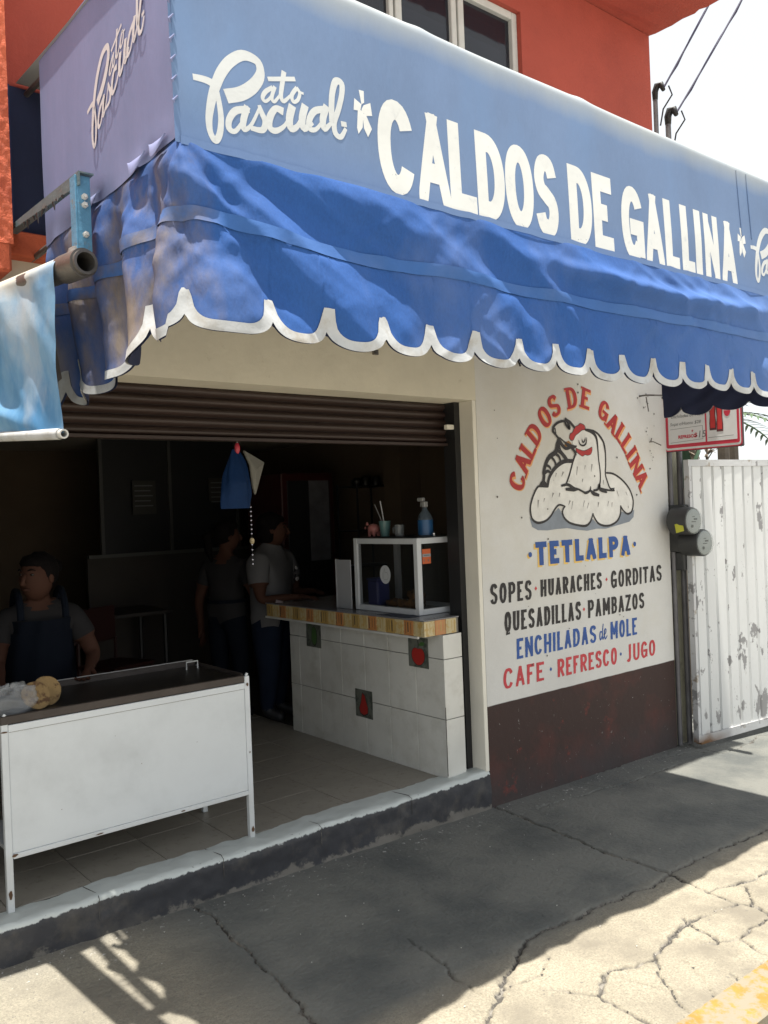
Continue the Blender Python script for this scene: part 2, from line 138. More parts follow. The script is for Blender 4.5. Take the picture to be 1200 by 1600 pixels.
def plane_strokes(g, strokes, mapper, off0=0.0015, step=1e-4, mi=0, cap=False, wmul=1.0, ext=0.0):
    """ribbons of varying width on a surface; every ribbon sits a hair above the one before"""
    for j, st in enumerate(strokes):
        P = [Vector((p[0], p[1])) for p in st]; W = [p[2]*wmul for p in st]
        if len(P) > 2:
            Q = []; WW = []
            for i in range(len(P)-1):
                p0 = P[max(i-1, 0)]; p1 = P[i]; p2 = P[i+1]; p3 = P[min(i+2, len(P)-1)]
                for k in range(5):
                    t = k/5; Q.append(0.5*((2*p1)+(-p0+p2)*t+(2*p0-5*p1+4*p2-p3)*t*t+(-p0+3*p1-3*p2+p3)*t**3)); WW.append(W[i]*(1-t)+W[i+1]*t)
            Q.append(P[-1]); WW.append(W[-1]); P, W = Q, WW
        elif (P[1]-P[0]).length > .05:
            n = int((P[1]-P[0]).length/.03)+1; a, b = P; wa, wb = W
            P = [a.lerp(b, k/n) for k in range(n+1)]; W = [wa+(wb-wa)*k/n for k in range(n+1)]
        vs = []; off = off0+step*j
        for i, p in enumerate(P):
            d = P[min(i+1, len(P)-1)]-P[max(i-1, 0)]
            if d.length < 1e-9: d = Vector((1, 0))
            d.normalize(); nn = Vector((-d.y, d.x)); q = p.copy()
            if i == 0: q = p-d*ext*W[i]
            if i == len(P)-1: q = p+d*ext*W[i]
            for sgn in (1, -1): e = q+nn*W[i]/2*sgn; vs.append(mapper(e.x, e.y, off))
        g.add(vs, [[2*i, 2*i+1, 2*i+3, 2*i+2] for i in range(len(P)-1)], mi)
def plane_poly(g, pts, mapper, off, mi=0):
    P3 = [Vector((p[0], p[1], 0)) for p in pts]; tr = tessellate_polygon([P3])
    g.add([mapper(p.x, p.y, off) for p in P3], [list(t) for t in tr], mi)
# ---- block lettering as pen strokes (unit box: pen centre line)
def arc(cx, cy, rx, ry, a0, a1, n=14, e=2.2):
    n = n*2
    o = []
    for i in range(n+1):
        a = math.radians(a0+(a1-a0)*i/n); c, s = math.cos(a), math.sin(a)
        o.append((cx+rx*math.copysign(abs(c)**(2/e), c), cy+ry*math.copysign(abs(s)**(2/e), s)))
    return o
def smooth(P, k=4):
    o = []
    for i in range(len(P)-1):
        p0, p1, p2, p3 = [Vector(P[j]) for j in (max(i-1, 0), i, i+1, min(i+2, len(P)-1))]
        for q in range(k): t = q/k; o.append(tuple(0.5*((2*p1)+(-p0+p2)*t+(2*p0-5*p1+4*p2-p3)*t*t+(-p0+3*p1-3*p2+p3)*t**3)))
    return o+[tuple(P[-1])]
_S = smooth([(.97, .8), (.8, .96), (.5, 1), (.18, .95), (0, .77), (.12, .6), (.5, .5), (.9, .39), (1, .22), (.82, .04), (.5, 0), (.18, .04), (0, .2)])
GL = {
 'A': [[(0, 0), (.5, 1)], [(.5, 1), (1, 0)], [(.22, .3), (.78, .3)]], 'C': [arc(.46, .5, .54, .5, 30, 330)], 'L': [[(0, 1), (0, 0)], [(0, 0), (1, 0)]],
 'D': [[(0, 1), (0, 0)], [(0, 1), (.3, 1)]+arc(.3, .5, .7, .5, 80, -80, 12)+[(.3, 0), (0, 0)]], 'O': [arc(.5, .5, .5, .5, 90, 450, 22)], 'S': [_S],
 'E': [[(0, 1), (0, 0)], [(0, 1), (1, 1)], [(0, .52), (.9, .52)], [(0, 0), (1, 0)]], 'F': [[(0, 1), (0, 0)], [(0, 1), (1, 1)], [(0, .52), (.85, .52)]],
 'G': [arc(.48, .5, .52, .5, 32, 322), [(1, .08), (1, .44)], [(1, .44), (.55, .44)]], 'I': [[(.5, 1), (.5, 0)]], 'N': [[(0, 0), (0, 1)], [(0, 1), (1, 0)], [(1, 0), (1, 1)]],
 'T': [[(.5, 1), (.5, 0)], [(0, 1), (1, 1)]], 'P': [[(0, 1), (0, 0)], [(0, 1), (.4, 1)]+arc(.4, .73, .6, .27, 80, -80, 10)+[(.4, .46), (0, .46)]],
 'H': [[(0, 1), (0, 0)], [(1, 1), (1, 0)], [(0, .5), (1, .5)]], 'U': [[(0, 1.09), (0, .3)]+arc(.5, .3, .5, .3, 190, 350, 10)+[(1, .3), (1, 1.09)]],
 'R': [[(0, 1), (0, 0)], [(0, 1), (.4, 1)]+arc(.4, .73, .6, .27, 80, -80, 10)+[(.4, .46), (0, .46)], [(.45, .46), (1, 0)]],
 'Q': [arc(.5, .5, .5, .5, 90, 450, 22), [(.5, .2), (.25, -.2), (1.0, -.14)]], 'B': [[(0, 1), (0, 0)], [(0, 1), (.4, 1)]+arc(.4, .76, .5, .24, 80, -80, 8)+[(.4, .52), (0, .52)], [(0, .52), (.4, .52)]+arc(.4, .26, .6, .26, 80, -80, 8)+[(.4, 0), (0, 0)]],
 'M': [[(0, 0), (0, 1)], [(0, 1), (.5, .3)], [(.5, .3), (1, 1)], [(1, 1), (1, 0)]], 'Z': [[(0, 1), (1, 1)], [(1, 1), (0, 0)], [(0, 0), (1, 0)]],
 'J': [[(.8, 1.09), (.8, .25)]+arc(.4, .25, .4, .25, 350, 215, 8)], '$': [_S, [(.5, 1.15), (.5, -.15)]], '1': [[(.2, .8), (.55, 1), (.55, 0)]], '5': [[(.9, 1), (.2, 1), (.12, .6), (.5, .62), (.95, .4), (.8, .05), (.4, 0), (.05, .1)]], '+': [[(.1, .5), (.9, .5)], [(.5, .85), (.5, .15)]],
}
WID = {'I': .32, 'M': 1.25, 'L': .8, 'E': .85, 'F': .82, 'J': .8, 'N': 1.05}
def glyph(g, ch, x0, x1, z0, z1, pw, ph, mapper, off=.0015, mi=0, rot=None, slant=0.0, tap=0.0, jit=0.0):
    """letter in the box x0..x1, z0..z1 with a pen pw wide and ph high"""
    cx, cz = (x0+x1)/2, (z0+z1)/2
    def mp(u, v, o):
        if rot: c, s = math.cos(rot), math.sin(rot); du, dv = u-cx, v-cz; u, v = cx+du*c-dv*s, cz+du*s+dv*c
        return mapper(u+slant*(v-z0), v, o)
    for j, st in enumerate(GL[ch]):
        diag = len(st) == 2 and st[0][0] != st[1][0] and st[0][1] != st[1][1]
        w, h = (x1-x0)-pw, (z1-z0)-ph
        P = [Vector((x0+pw/2+w*a, z0+ph/2+h*b)) for a, b in st]
        straight = len(st) == 2
        if straight and not diag and ch not in 'T+$' and (P[1]-P[0]).length > 0:
            d = (P[1]-P[0]).normalized(); e = (ph if abs(d.y) > .5 else pw)/2; P[0] = P[0]-d*e; P[1] = P[1]+d*e*(1 if not (ch in 'EF' and st[0][1] == .52) else 0)
        elif straight and ch == 'T' and st[0][1] != st[1][1]: P[1] = P[1]-Vector((0, ph/2))
        elif straight and ch == 'T': P[0].x -= pw/2; P[1].x += pw/2
        elif straight and diag:
            d = (P[1]-P[0]).normalized(); k_ = .5*ph/max(abs(d.y), .3); P[0] = P[0]-d*k_; P[1] = P[1]+d*k_
        vs = []; n = len(P); o = off+(4e-5 if off < .001 else 1e-4)*j
        if straight:
            k = 16; P = [P[0].lerp(P[1], i/k) for i in range(k+1)]; n = k+1
        for i, p in enumerate(P):
            d = P[min(i+1, n-1)]-P[max(i-1, 0)]
            if len(st) > 2 and math.hypot(st[0][0]-st[-1][0], st[0][1]-st[-1][1]) < 1e-3:
                d = P[(i+1) % (n-1)] - P[(i-1) % (n-1)]
            d.normalize(); nn = Vector((-d.y, d.x)); hw = math.hypot(pw*nn.x, ph*nn.y)/2
            if diag: hw = pw/2*max(abs(nn.x), .6)
            hw *= 1+tap*((p.y-z0)/(z1-z0)-.5)
            for sg in (1, -1):
                e = p+nn*hw*sg
                if ch != 'Q': e.y = min(max(e.y, z0), z1)
                if ch in 'AMNZ': e.x = min(max(e.x, x0), x1)
                if jit: e = e+Vector((random.uniform(-jit, jit), random.uniform(-jit, jit)))
                vs.append(mp(e.x, e.y, o))
        g.add(vs, [[2*i, 2*i+1, 2*i+3, 2*i+2] for i in range(n-1)], mi)
def word(g, t, x0, x1, zl0, zl1, zr0, zr1, pw, ph, mapper, gap=.16, **k):
    ws = [WID.get(c, 1.0) for c in t]; tot = sum(ws)+gap*(len(t)-1); u = (x1-x0)/tot; x = x0
    for c, w in zip(t, ws):
        f = (x+w*u/2-x0)/(x1-x0); z0 = zl0+(zr0-zl0)*f; z1 = zl1+(zr1-zl1)*f
        glyph(g, c, x, x+w*u, z0, z1, pw, ph, mapper, **k); x += (w+gap)*u
def text_mesh(name, s, size, mat, M4, parent, ext=0.0, off=0.0, shear=0.0, align='CENTER'):
    cu = bpy.data.curves.new(name, 'FONT'); cu.body = s; cu.size = size; cu.align_x = align; cu.offset = off; cu.shear = shear; cu.resolution_u = 3
    tmp = bpy.data.objects.new('tmp', cu); COL.objects.link(tmp); dg = bpy.context.evaluated_depsgraph_get()
    me = bpy.data.meshes.new_from_object(tmp.evaluated_get(dg)); bpy.data.objects.remove(tmp); bpy.data.curves.remove(cu)
    me.transform(M4); me.name = name; return link(name, me, mat, parent)
# ------------------------------------------------------------------ materials
def mat(name, col, rough=.8, var=.15, scale=4.0, col2=None, mixscale=3.0, mixlo=.45, mixhi=.6, bump=.15, bscale=60.0, metal=0.0, trans=0.0, alpha=1.0, spec=.5, emit=None, coords='Object', fine=.0, stretch=(1, 1, 1), post=None, tr2=None):
    m = bpy.data.materials.new(name); m.use_nodes = True; nt = m.node_tree; N = nt.nodes; L = nt.links; N.clear()
    out = N.new('ShaderNodeOutputMaterial'); b = N.new('ShaderNodeBsdfPrincipled'); L.new(b.outputs[0], out.inputs[0])
    tc = N.new('ShaderNodeTexCoord'); mp = N.new('ShaderNodeMapping'); mp.inputs['Scale'].default_value = stretch; L.new(tc.outputs[coords], mp.inputs[0])
    def noise(sc, det=5, rough_=.6):
        n = N.new('ShaderNodeTexNoise'); n.inputs['Scale'].default_value = sc; n.inputs['Detail'].default_value = det; n.inputs['Roughness'].default_value = rough_; L.new(mp.outputs[0], n.inputs['Vector']); return n.outputs['Fac']
    def ramp(f, lo, hi, a=0.0, bb=1.0):
        r = N.new('ShaderNodeMapRange'); r.inputs['From Min'].default_value = lo; r.inputs['From Max'].default_value = hi; r.inputs['To Min'].default_value = a; r.inputs['To Max'].default_value = bb; L.new(f, r.inputs['Value']); return r.outputs[0]
    def mix(f, a, c, mode='MIX'):
        x = N.new('ShaderNodeMix'); x.data_type = 'RGBA'; x.blend_type = mode
        if isinstance(f, float): x.inputs['Factor'].default_value = f
        else: L.new(f, x.inputs['Factor'])
        for s, i in ((a, 6), (c, 7)):
            if isinstance(s, (tuple, list)): x.inputs[i].default_value = (*s[:3], 1)
            else: L.new(s, x.inputs[i])
        return x.outputs[2]
    def math_(op, a, b_=None):
        x = N.new('ShaderNodeMath'); x.operation = op
        for i, s in ((0, a), (1, b_)):
            if s is None: continue
            if isinstance(s, (int, float)): x.inputs[i].default_value = s
            else: L.new(s, x.inputs[i])
        return x.outputs[0]
    c = col
    if var > 0:
        f = ramp(noise(scale), .25, .75, 1-var, 1+var); g_ = N.new('ShaderNodeCombineXYZ')
        for i in range(3): L.new(f, g_.inputs[i])
        c = mix(1.0, col, g_.outputs[0], 'MULTIPLY')
        for n_ in N:
            if n_.type == 'MIX': n_.clamp_result = False
    if fine > 0:
        f = ramp(noise(130, 3, .8), .32, .68, 1-fine, 1+fine); g_ = N.new('ShaderNodeCombineXYZ')
        for i in range(3): L.new(f, g_.inputs[i])
        c = mix(1.0, c, g_.outputs[0], 'MULTIPLY')
    if col2 is not None: c = mix(ramp(noise(mixscale, 8, .65), mixlo, mixhi), c, col2)
    ctx = dict(N=N, L=L, noise=noise, ramp=ramp, mix=mix, math=math_, tc=tc, b=b, mp=mp)
    if post: c = post(ctx, c)
    if isinstance(c, (tuple, list)): b.inputs['Base Color'].default_value = (*c[:3], 1)
    else: L.new(c, b.inputs['Base Color'])
    b.inputs['Roughness'].default_value = rough; b.inputs['Metallic'].default_value = metal
    b.inputs['Specular IOR Level'].default_value = spec
    if trans: b.inputs['Transmission Weight'].default_value = trans
    if alpha < 1: b.inputs['Alpha'].default_value = alpha
    if emit: b.inputs['Emission Color'].default_value = (*emit[0], 1); b.inputs['Emission Strength'].default_value = emit[1]
    if bump > 0:
        bp = N.new('ShaderNodeBump'); bp.inputs['Strength'].default_value = bump; bp.inputs['Distance'].default_value = .01
        L.new(noise(bscale, 6), bp.inputs['Height']); L.new(bp.outputs[0], b.inputs['Normal'])
    return m
def sep(c, i, src='Object'):
    s = c['N'].new('ShaderNodeSeparateXYZ'); c['L'].new(c['tc'].outputs[src], s.inputs[0]); return s.outputs[i]
def world_pos(c, i):
    g_ = c['N'].new('ShaderNodeNewGeometry'); s = c['N'].new('ShaderNodeSeparateXYZ'); c['L'].new(g_.outputs['Position'], s.inputs[0]); return s.outputs[i]
# ---- material palette
def post_facade(c, col):   # white paint above a dark brown painted dado, wall bare and blotched
    z = world_pos(c, 2); n = c['math']('MULTIPLY', c['noise'](9, 4), .006)
    f = c['ramp'](c['math']('ADD', z, n), .5725, .5765)
    brown = c['mix'](c['ramp'](c['noise'](3.2, 6), .5, .72), (.046, .026, .022), (.085, .03, .024))
    brown = c['mix'](c['ramp'](c['noise'](30, 5, .7), .655, .68), brown, (.22, .21, .20))
    damp = c['ramp'](z, .02, .25, 1, 0); brown = c['mix'](c['math']('MULTIPLY', damp, c['noise'](5)), brown, (.05, .048, .05))
    red = c['ramp'](c['noise'](4.1, 6, .75), .62, .68); brown = c['mix'](c['math']('MULTIPLY', red, .6), brown, (.19, .035, .025))
    return c['mix'](f, brown, col)
M = {}
def flat(n, c, r=.6, **k): return mat(n, c, r, .06, 8, bump=.03, **k)
M['facade'] = mat('facade_paint', (.615, .61, .585), .85, .08, 2.2, col2=(.58, .56, .50), mixscale=1.6, mixlo=.46, mixhi=.72, bump=.35, bscale=16, fine=.035, post=post_facade)
M['beige'] = mat('beige_render', (.64, .60, .49), .9, .1, 3, col2=(.50, .45, .35), mixscale=14, mixlo=.64, mixhi=.74, bump=.35, bscale=28)
M['red'] = mat('brick_red_render', (.37, .066, .042), .9, .1, 2.5, col2=(.29, .05, .035), mixscale=2, mixlo=.5, mixhi=.8, bump=.35, bscale=55)
M['orange'] = mat('orange_rough_render', (.60, .13, .06), .92, .12, 4, col2=(.46, .09, .045), mixscale=5, mixlo=.55, mixhi=.7, bump=1.0, bscale=45)
M['jamb'] = mat('jamb_paint', (.74, .71, .62), .7, .1, 5, col2=(.20, .13, .09), mixscale=12, mixlo=.69, mixhi=.74, bump=.12, bscale=30, stretch=(1, 1, .4))
M['shutter'] = mat('shutter_brown', (.028, .015, .012), .5, .25, 6, col2=(.09, .07, .06), mixscale=9, mixlo=.68, mixhi=.72, bump=.1, bscale=60, stretch=(.25, 1, 3))
def post_sill(c, col):
    z = world_pos(c, 2); y = world_pos(c, 1)
    n = c['math']('MULTIPLY', c['math']('SUBTRACT', c['noise'](16, 6, .7), .5), .045)
    f = c['ramp'](c['math']('ADD', z, n), .186, .190)
    base = c['mix'](c['ramp'](c['noise'](6, 6, .7), .48, .66), (.035, .036, .042), (.075, .07, .065))
    n2 = c['math']('MULTIPLY', c['math']('SUBTRACT', c['noise'](7, 6, .7), .5), .22)
    g = c['ramp'](c['math']('ADD', z, n2), .035, .05, 1, 0); base = c['mix'](c['math']('MULTIPLY', g, .75), base, (.20, .185, .16))
    o = c['mix'](f, base, col); ch = c['ramp'](c['noise'](30, 5, .7), .655, .67)
    edge = c['math']('MULTIPLY', ch, c['ramp'](y, 3.375, 3.40, 1, 0)); return c['mix'](edge, o, (.04, .035, .03))
M['sill'] = mat('sill_paint', (.52, .555, .54), .6, .08, 5, bump=.2, bscale=40, post=post_sill)
def post_pave(c, col):
    z = world_pos(c, 2); x = world_pos(c, 0); y = world_pos(c, 1)
    bk = c['mix'](c['ramp'](c['noise'](2.2, 6), .42, .66), (.150, .152, .138), (.082, .088, .085)); jl = c['math']('ADD', y, c['math']('MULTIPLY', c['math']('SUBTRACT', c['noise'](3, 6, .7), .5), .05)); col = c['mix'](c['math']('MULTIPLY', c['ramp'](jl, 2.12, 2.26), c['ramp'](x, 1.30, 1.55, .25, 1)), col, bk)  # back slabs greyer, cooled for the awning shade; sunlit left patch painted lighter
    g = c['math']('ADD', z, c['math']('MULTIPLY', c['math']('SUBTRACT', x, 3.45), .022))
    f = c['ramp'](g, -.013, -.004); deb = c['mix'](c['ramp'](c['noise'](14, 4), .40, .56), (.06, .055, .05), (.25, .23, .20)); col = c['mix'](f, deb, col); st_ = c['ramp'](c['noise'](9, 7, .72), .60, .70, 0, .32); col = c['mix'](st_, col, (.12, .112, .10))
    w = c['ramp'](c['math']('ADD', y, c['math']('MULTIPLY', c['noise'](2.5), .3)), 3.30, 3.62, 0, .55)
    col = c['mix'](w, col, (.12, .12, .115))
    sp = c['ramp'](c['noise'](60, 3, .6), .66, .70); col = c['mix'](c['math']('MULTIPLY', sp, .6), col, (.10, .095, .09))
    sp2 = c['math']('MULTIPLY', c['ramp'](c['noise'](34, 4, .7), .64, .67), c['ramp'](y, 3.05, 3.32)); return c['mix'](sp2, col, (.5, .5, .48))
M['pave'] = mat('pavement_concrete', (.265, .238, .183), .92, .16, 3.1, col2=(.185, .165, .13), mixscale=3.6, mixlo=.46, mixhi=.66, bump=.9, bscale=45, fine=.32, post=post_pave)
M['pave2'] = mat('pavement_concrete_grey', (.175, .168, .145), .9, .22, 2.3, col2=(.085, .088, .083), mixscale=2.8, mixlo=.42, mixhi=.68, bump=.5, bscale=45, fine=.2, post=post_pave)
M['crack'] = mat('crack_dirt', (.07, .065, .058), .95, .2, 20, col2=(.22, .205, .18), mixscale=13, mixlo=.5, mixhi=.62, bump=.4)
M['road'] = mat('street_concrete', (.30, .28, .24), .9, .2, 3, bump=.5, bscale=90, fine=.3)
M['kerb'] = mat('kerb_yellow', (.28, .165, .035), .9, .25, 9, col2=(.235, .205, .15), mixscale=19, mixlo=.43, mixhi=.55, bump=.4, bscale=50)
def post_cloth(c, col):
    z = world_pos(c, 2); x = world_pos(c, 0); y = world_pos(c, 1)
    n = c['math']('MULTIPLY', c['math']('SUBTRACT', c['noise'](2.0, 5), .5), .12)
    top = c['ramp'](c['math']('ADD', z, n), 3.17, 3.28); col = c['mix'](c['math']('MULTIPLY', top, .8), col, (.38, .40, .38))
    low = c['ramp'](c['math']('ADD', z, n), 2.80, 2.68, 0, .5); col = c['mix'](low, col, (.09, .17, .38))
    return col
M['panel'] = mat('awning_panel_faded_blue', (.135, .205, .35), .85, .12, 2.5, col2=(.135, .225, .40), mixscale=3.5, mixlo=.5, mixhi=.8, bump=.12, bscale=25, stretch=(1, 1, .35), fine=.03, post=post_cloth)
M['sidepanel'] = mat('awning_side_faded_blue', (.20, .225, .40), .8, .12, 2.5, col2=(.155, .19, .34), mixscale=2.2, mixlo=.42, mixhi=.7, bump=.12, bscale=25, stretch=(1, 1, .3), fine=.03)
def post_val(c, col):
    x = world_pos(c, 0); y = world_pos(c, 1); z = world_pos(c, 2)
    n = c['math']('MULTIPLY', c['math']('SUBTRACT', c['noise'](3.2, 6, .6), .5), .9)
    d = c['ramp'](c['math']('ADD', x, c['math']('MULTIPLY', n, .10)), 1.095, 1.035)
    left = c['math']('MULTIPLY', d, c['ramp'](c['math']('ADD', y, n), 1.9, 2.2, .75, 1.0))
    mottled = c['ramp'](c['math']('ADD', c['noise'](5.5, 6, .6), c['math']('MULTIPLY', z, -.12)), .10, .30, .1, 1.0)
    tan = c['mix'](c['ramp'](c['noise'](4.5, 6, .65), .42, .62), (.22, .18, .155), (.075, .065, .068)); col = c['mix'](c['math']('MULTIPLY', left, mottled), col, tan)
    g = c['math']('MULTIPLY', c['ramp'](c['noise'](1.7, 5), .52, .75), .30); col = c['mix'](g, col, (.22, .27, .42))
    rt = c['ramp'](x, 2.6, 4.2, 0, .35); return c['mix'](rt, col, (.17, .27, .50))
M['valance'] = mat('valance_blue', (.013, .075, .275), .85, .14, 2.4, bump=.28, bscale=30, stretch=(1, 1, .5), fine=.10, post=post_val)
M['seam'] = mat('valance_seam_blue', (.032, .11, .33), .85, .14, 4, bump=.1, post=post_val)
M['lining'] = mat('awning_lining_navy', (.018, .026, .07), .9, .2, 4, bump=.1)
M['trim'] = mat('trim_white', (.44, .455, .465), .85, .16, 7, col2=(.30, .275, .235), mixscale=9, mixlo=.50, mixhi=.72, bump=.15, bscale=40)
def post_letter(c, col):
    z = world_pos(c, 2); n = c['ramp'](c['math']('ADD', c['noise'](26, 6, .7), c['math']('MULTIPLY', z, -.5)), -.70, -.685)
    return c['mix'](n, col, (.13, .16, .2))
M['letter'] = mat('banner_vinyl_white', (.68, .69, .67), .5, .06, 6, col2=(.48, .51, .54), mixscale=20, mixlo=.6, mixhi=.8, bump=.08, bscale=30, post=post_letter)
M['letter2'] = mat('logo_vinyl_white', (.58, .60, .60), .5, .07, 6, bump=.08)
M['letter3'] = mat('side_logo_vinyl', (.60, .60, .62), .55, .07, 6, bump=.08)
def paint(n, c, wear=None): return mat(n, c, .7, .15, 12, col2=wear, mixscale=60, mixlo=.62, mixhi=.7, bump=.08, bscale=40)
M['p_black'] = paint('sign_black', (.025, .022, .022), (.10, .095, .09)); M['p_blue'] = paint('sign_blue', (.028, .085, .30), (.06, .13, .36))
M['p_red'] = paint('sign_red', (.50, .05, .06), (.56, .14, .13)); M['p_crimson'] = paint('sign_crimson', (.40, .03, .03), (.30, .02, .02)); M['p_yellow'] = paint('sign_yellow', (.75, .50, .13), (.7, .45, .2))
M['p_orange'] = paint('sign_orange_edge', (.72, .36, .14), (.7, .4, .2))
M['p_white'] = paint('sign_white', (.70, .69, .65), (.6, .59, .55)); M['p_grey'] = paint('sign_grey', (.22, .25, .29), (.26, .28, .31)); M['p_beak'] = paint('sign_beak', (.30, .14, .03), (.2, .1, .03))
M['p_fleck'] = paint('sign_fleck', (.25, .24, .23), (.4, .39, .37))
def post_gate(c, col):
    z = world_pos(c, 2)
    w = c['ramp'](c['math']('ADD', c['noise'](9, 7, .64), c['math']('MULTIPLY', z, -.03)), .574, .584); col = c['mix'](w, col, (.25, .25, .255))
    sp = c['ramp'](c['noise'](42, 5, .7), .66, .69); col = c['mix'](c['math']('MULTIPLY', sp, .7), col, (.33, .31, .28)); r = c['ramp'](c['math']('ADD', z, c['math']('MULTIPLY', c['noise'](6), .12)), .12, .06); x = world_pos(c, 0)
    d = c['math']('MULTIPLY', c['ramp'](z, .0, .6, .42, 0), c['noise'](6, 6)); col = c['mix'](d, col, (.25, .24, .22))
    r2 = c['math']('MULTIPLY', r, c['ramp'](x, 5.45, 5.75, 1, 0)); return c['mix'](r2, col, (.16, .075, .025))
M['gate'] = mat('gate_peeling_white', (.64, .655, .655), .6, .08, 3, bump=.1, bscale=50, stretch=(1, 1, .5), post=post_gate)
M['gateframe'] = mat('gate_frame_paint', (.52, .53, .54), .6, .1, 5, col2=(.28, .24, .19), mixscale=8, mixlo=.58, mixhi=.66, bump=.15, post=post_gate)
M['bluemetal'] = mat('bracket_blue', (.10, .15, .165), .5, .15, 9, col2=(.15, .15, .14), mixscale=12, mixlo=.56, mixhi=.66, bump=.25)
M['plateblue'] = mat('plate_blue', (.10, .27, .42), .5, .2, 12, col2=(.18, .2, .2), mixscale=14, mixlo=.58, mixhi=.66, bump=.25)
M['tube'] = mat('tube_dirty_metal', (.16, .15, .14), .45, .25, 9, metal=.6, bump=.2); M['tubewhite'] = mat('tube_pale_metal', (.55, .55, .53), .5, .15, 9, bump=.15)
def post_tarp(c, col):
    z = world_pos(c, 2)
    col = c['mix'](c['ramp'](c['noise'](3.0, 5), .42, .66), col, (.20, .36, .52)); t = c['ramp'](c['math']('ADD', z, c['math']('MULTIPLY', c['noise'](3), .12)), 2.52, 2.60); col = c['mix'](t, col, (.50, .47, .38))
    return c['mix'](c['math']('MULTIPLY', c['ramp'](c['noise'](2.6, 5), .54, .72), .6), col, (.46, .46, .45))
M['tarp'] = mat('tarp_light_blue', (.06, .21, .42), .6, .15, 3, bump=.2, bscale=22, post=post_tarp, stretch=(1, 1, .7))
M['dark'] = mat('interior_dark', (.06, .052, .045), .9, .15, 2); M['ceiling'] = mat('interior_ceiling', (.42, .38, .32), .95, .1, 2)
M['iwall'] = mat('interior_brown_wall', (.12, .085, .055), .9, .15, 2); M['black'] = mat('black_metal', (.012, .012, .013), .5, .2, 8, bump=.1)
M['glassdark'] = mat('window_glass', (.02, .022, .03), .05, .1, 2, bump=0, alpha=.72); M['alu'] = mat('window_frame_white', (.55, .54, .50), .45, .12, 10, col2=(.33, .29, .22), mixscale=9, mixlo=.6, mixhi=.72, bump=.1)
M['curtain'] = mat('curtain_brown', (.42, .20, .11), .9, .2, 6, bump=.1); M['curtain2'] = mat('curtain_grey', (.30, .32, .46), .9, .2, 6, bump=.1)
M['tile'] = mat('glazed_tile', (.64, .64, .60), .22, .10, 3, col2=(.50, .49, .44), mixscale=5, mixlo=.5, mixhi=.75, bump=.05, bscale=8); M['grout'] = mat('grout', (.17, .16, .145), .9, .1, 10)
M['ftile'] = mat('floor_tile', (.30, .275, .235), .45, .12, 5, col2=(.20, .18, .15), mixscale=30, mixlo=.55, mixhi=.7, bump=.05); M['fgrout'] = mat('floor_grout', (.05, .045, .04), .9, .1, 10)
def post_wm(c, col):
    w = c['ramp'](c['noise'](55, 6, .75), .70, .73); col = c['mix'](c['math']('MULTIPLY', w, .35), col, (.30, .30, .28)); z = world_pos(c, 2)
    f = c['ramp'](c['math']('ADD', z, c['math']('MULTIPLY', c['noise'](5, 6), .10)), .50, .44, 0, .35); return c['mix'](f, col, (.42, .42, .39))
M['whitemetal'] = mat('griddle_stand_white', (.62, .655, .68), .4, .06, 3, col2=(.50, .53, .55), mixscale=3, mixlo=.45, mixhi=.75, bump=.12, bscale=5, post=post_wm)
M['iron'] = mat('griddle_iron', (.022, .02, .018), .38, .3, 6, metal=.3, bump=.15); M['rim'] = mat('griddle_rim', (.055, .045, .04), .45, .25, 9, metal=.4, bump=.2)
M['tort'] = mat('tortilla', (.25, .165, .07), .9, .3, 14, col2=(.10, .05, .022), mixscale=34, mixlo=.52, mixhi=.62, bump=.3, bscale=50)
M['plastic'] = mat('clear_plastic', (.42, .44, .46), .15, 0, alpha=.32, bump=.5, bscale=25)
M['skin'] = mat('skin', (.058, .026, .017), .75, .08, 5, spec=.15, bump=.05); M['hair'] = mat('hair', (.004, .003, .003), .8, spec=.1, var=.2, scale=20, bump=.6, bscale=120, stretch=(1, 1, .2))
M['shirt'] = mat('shirt_grey', (.105, .103, .106), .9, .08, 5, spec=.05, bump=.3, bscale=10); M['shirt2'] = mat('shirt_dim_grey', (.024, .023, .024), .9, .1, 5, spec=.05, bump=.3, bscale=10)
M['jeans'] = mat('jeans_navy', (.010, .015, .028), .9, .15, 8, spec=.05, bump=.2, bscale=20); M['apron'] = mat('apron_navy', (.006, .008, .013), .85, .15, 4, spec=.05, bump=.2, bscale=12)
M['shoe'] = mat('shoe_black', (.01, .01, .012), .6, .1); M['eye'] = mat('eye_dark', (.02, .015, .01), .2, 0, bump=0)
# =================================================================== GROUND
def zp(x): return -0.022*(x-3.45)
terrain = G(); terrain.add([(-300, -300, -.16), (300, -300, -.16), (300, 300, -.16), (-300, 300, -.16)], [[0, 1, 2, 3]])
tag(terrain.mk('road', M['road']), kind='structure')
# pavement base under the slabs
pb = G()
pb.add([(-6, 1.57, zp(-6)-.06), (14, 1.57, zp(14)-.06), (14, 3.75, zp(14)-.06), (-6, 3.75, zp(-6)-.06)], [[0, 1, 2, 3]])
pave = tag(pb.mk('pavement', M['crack']), kind='structure')
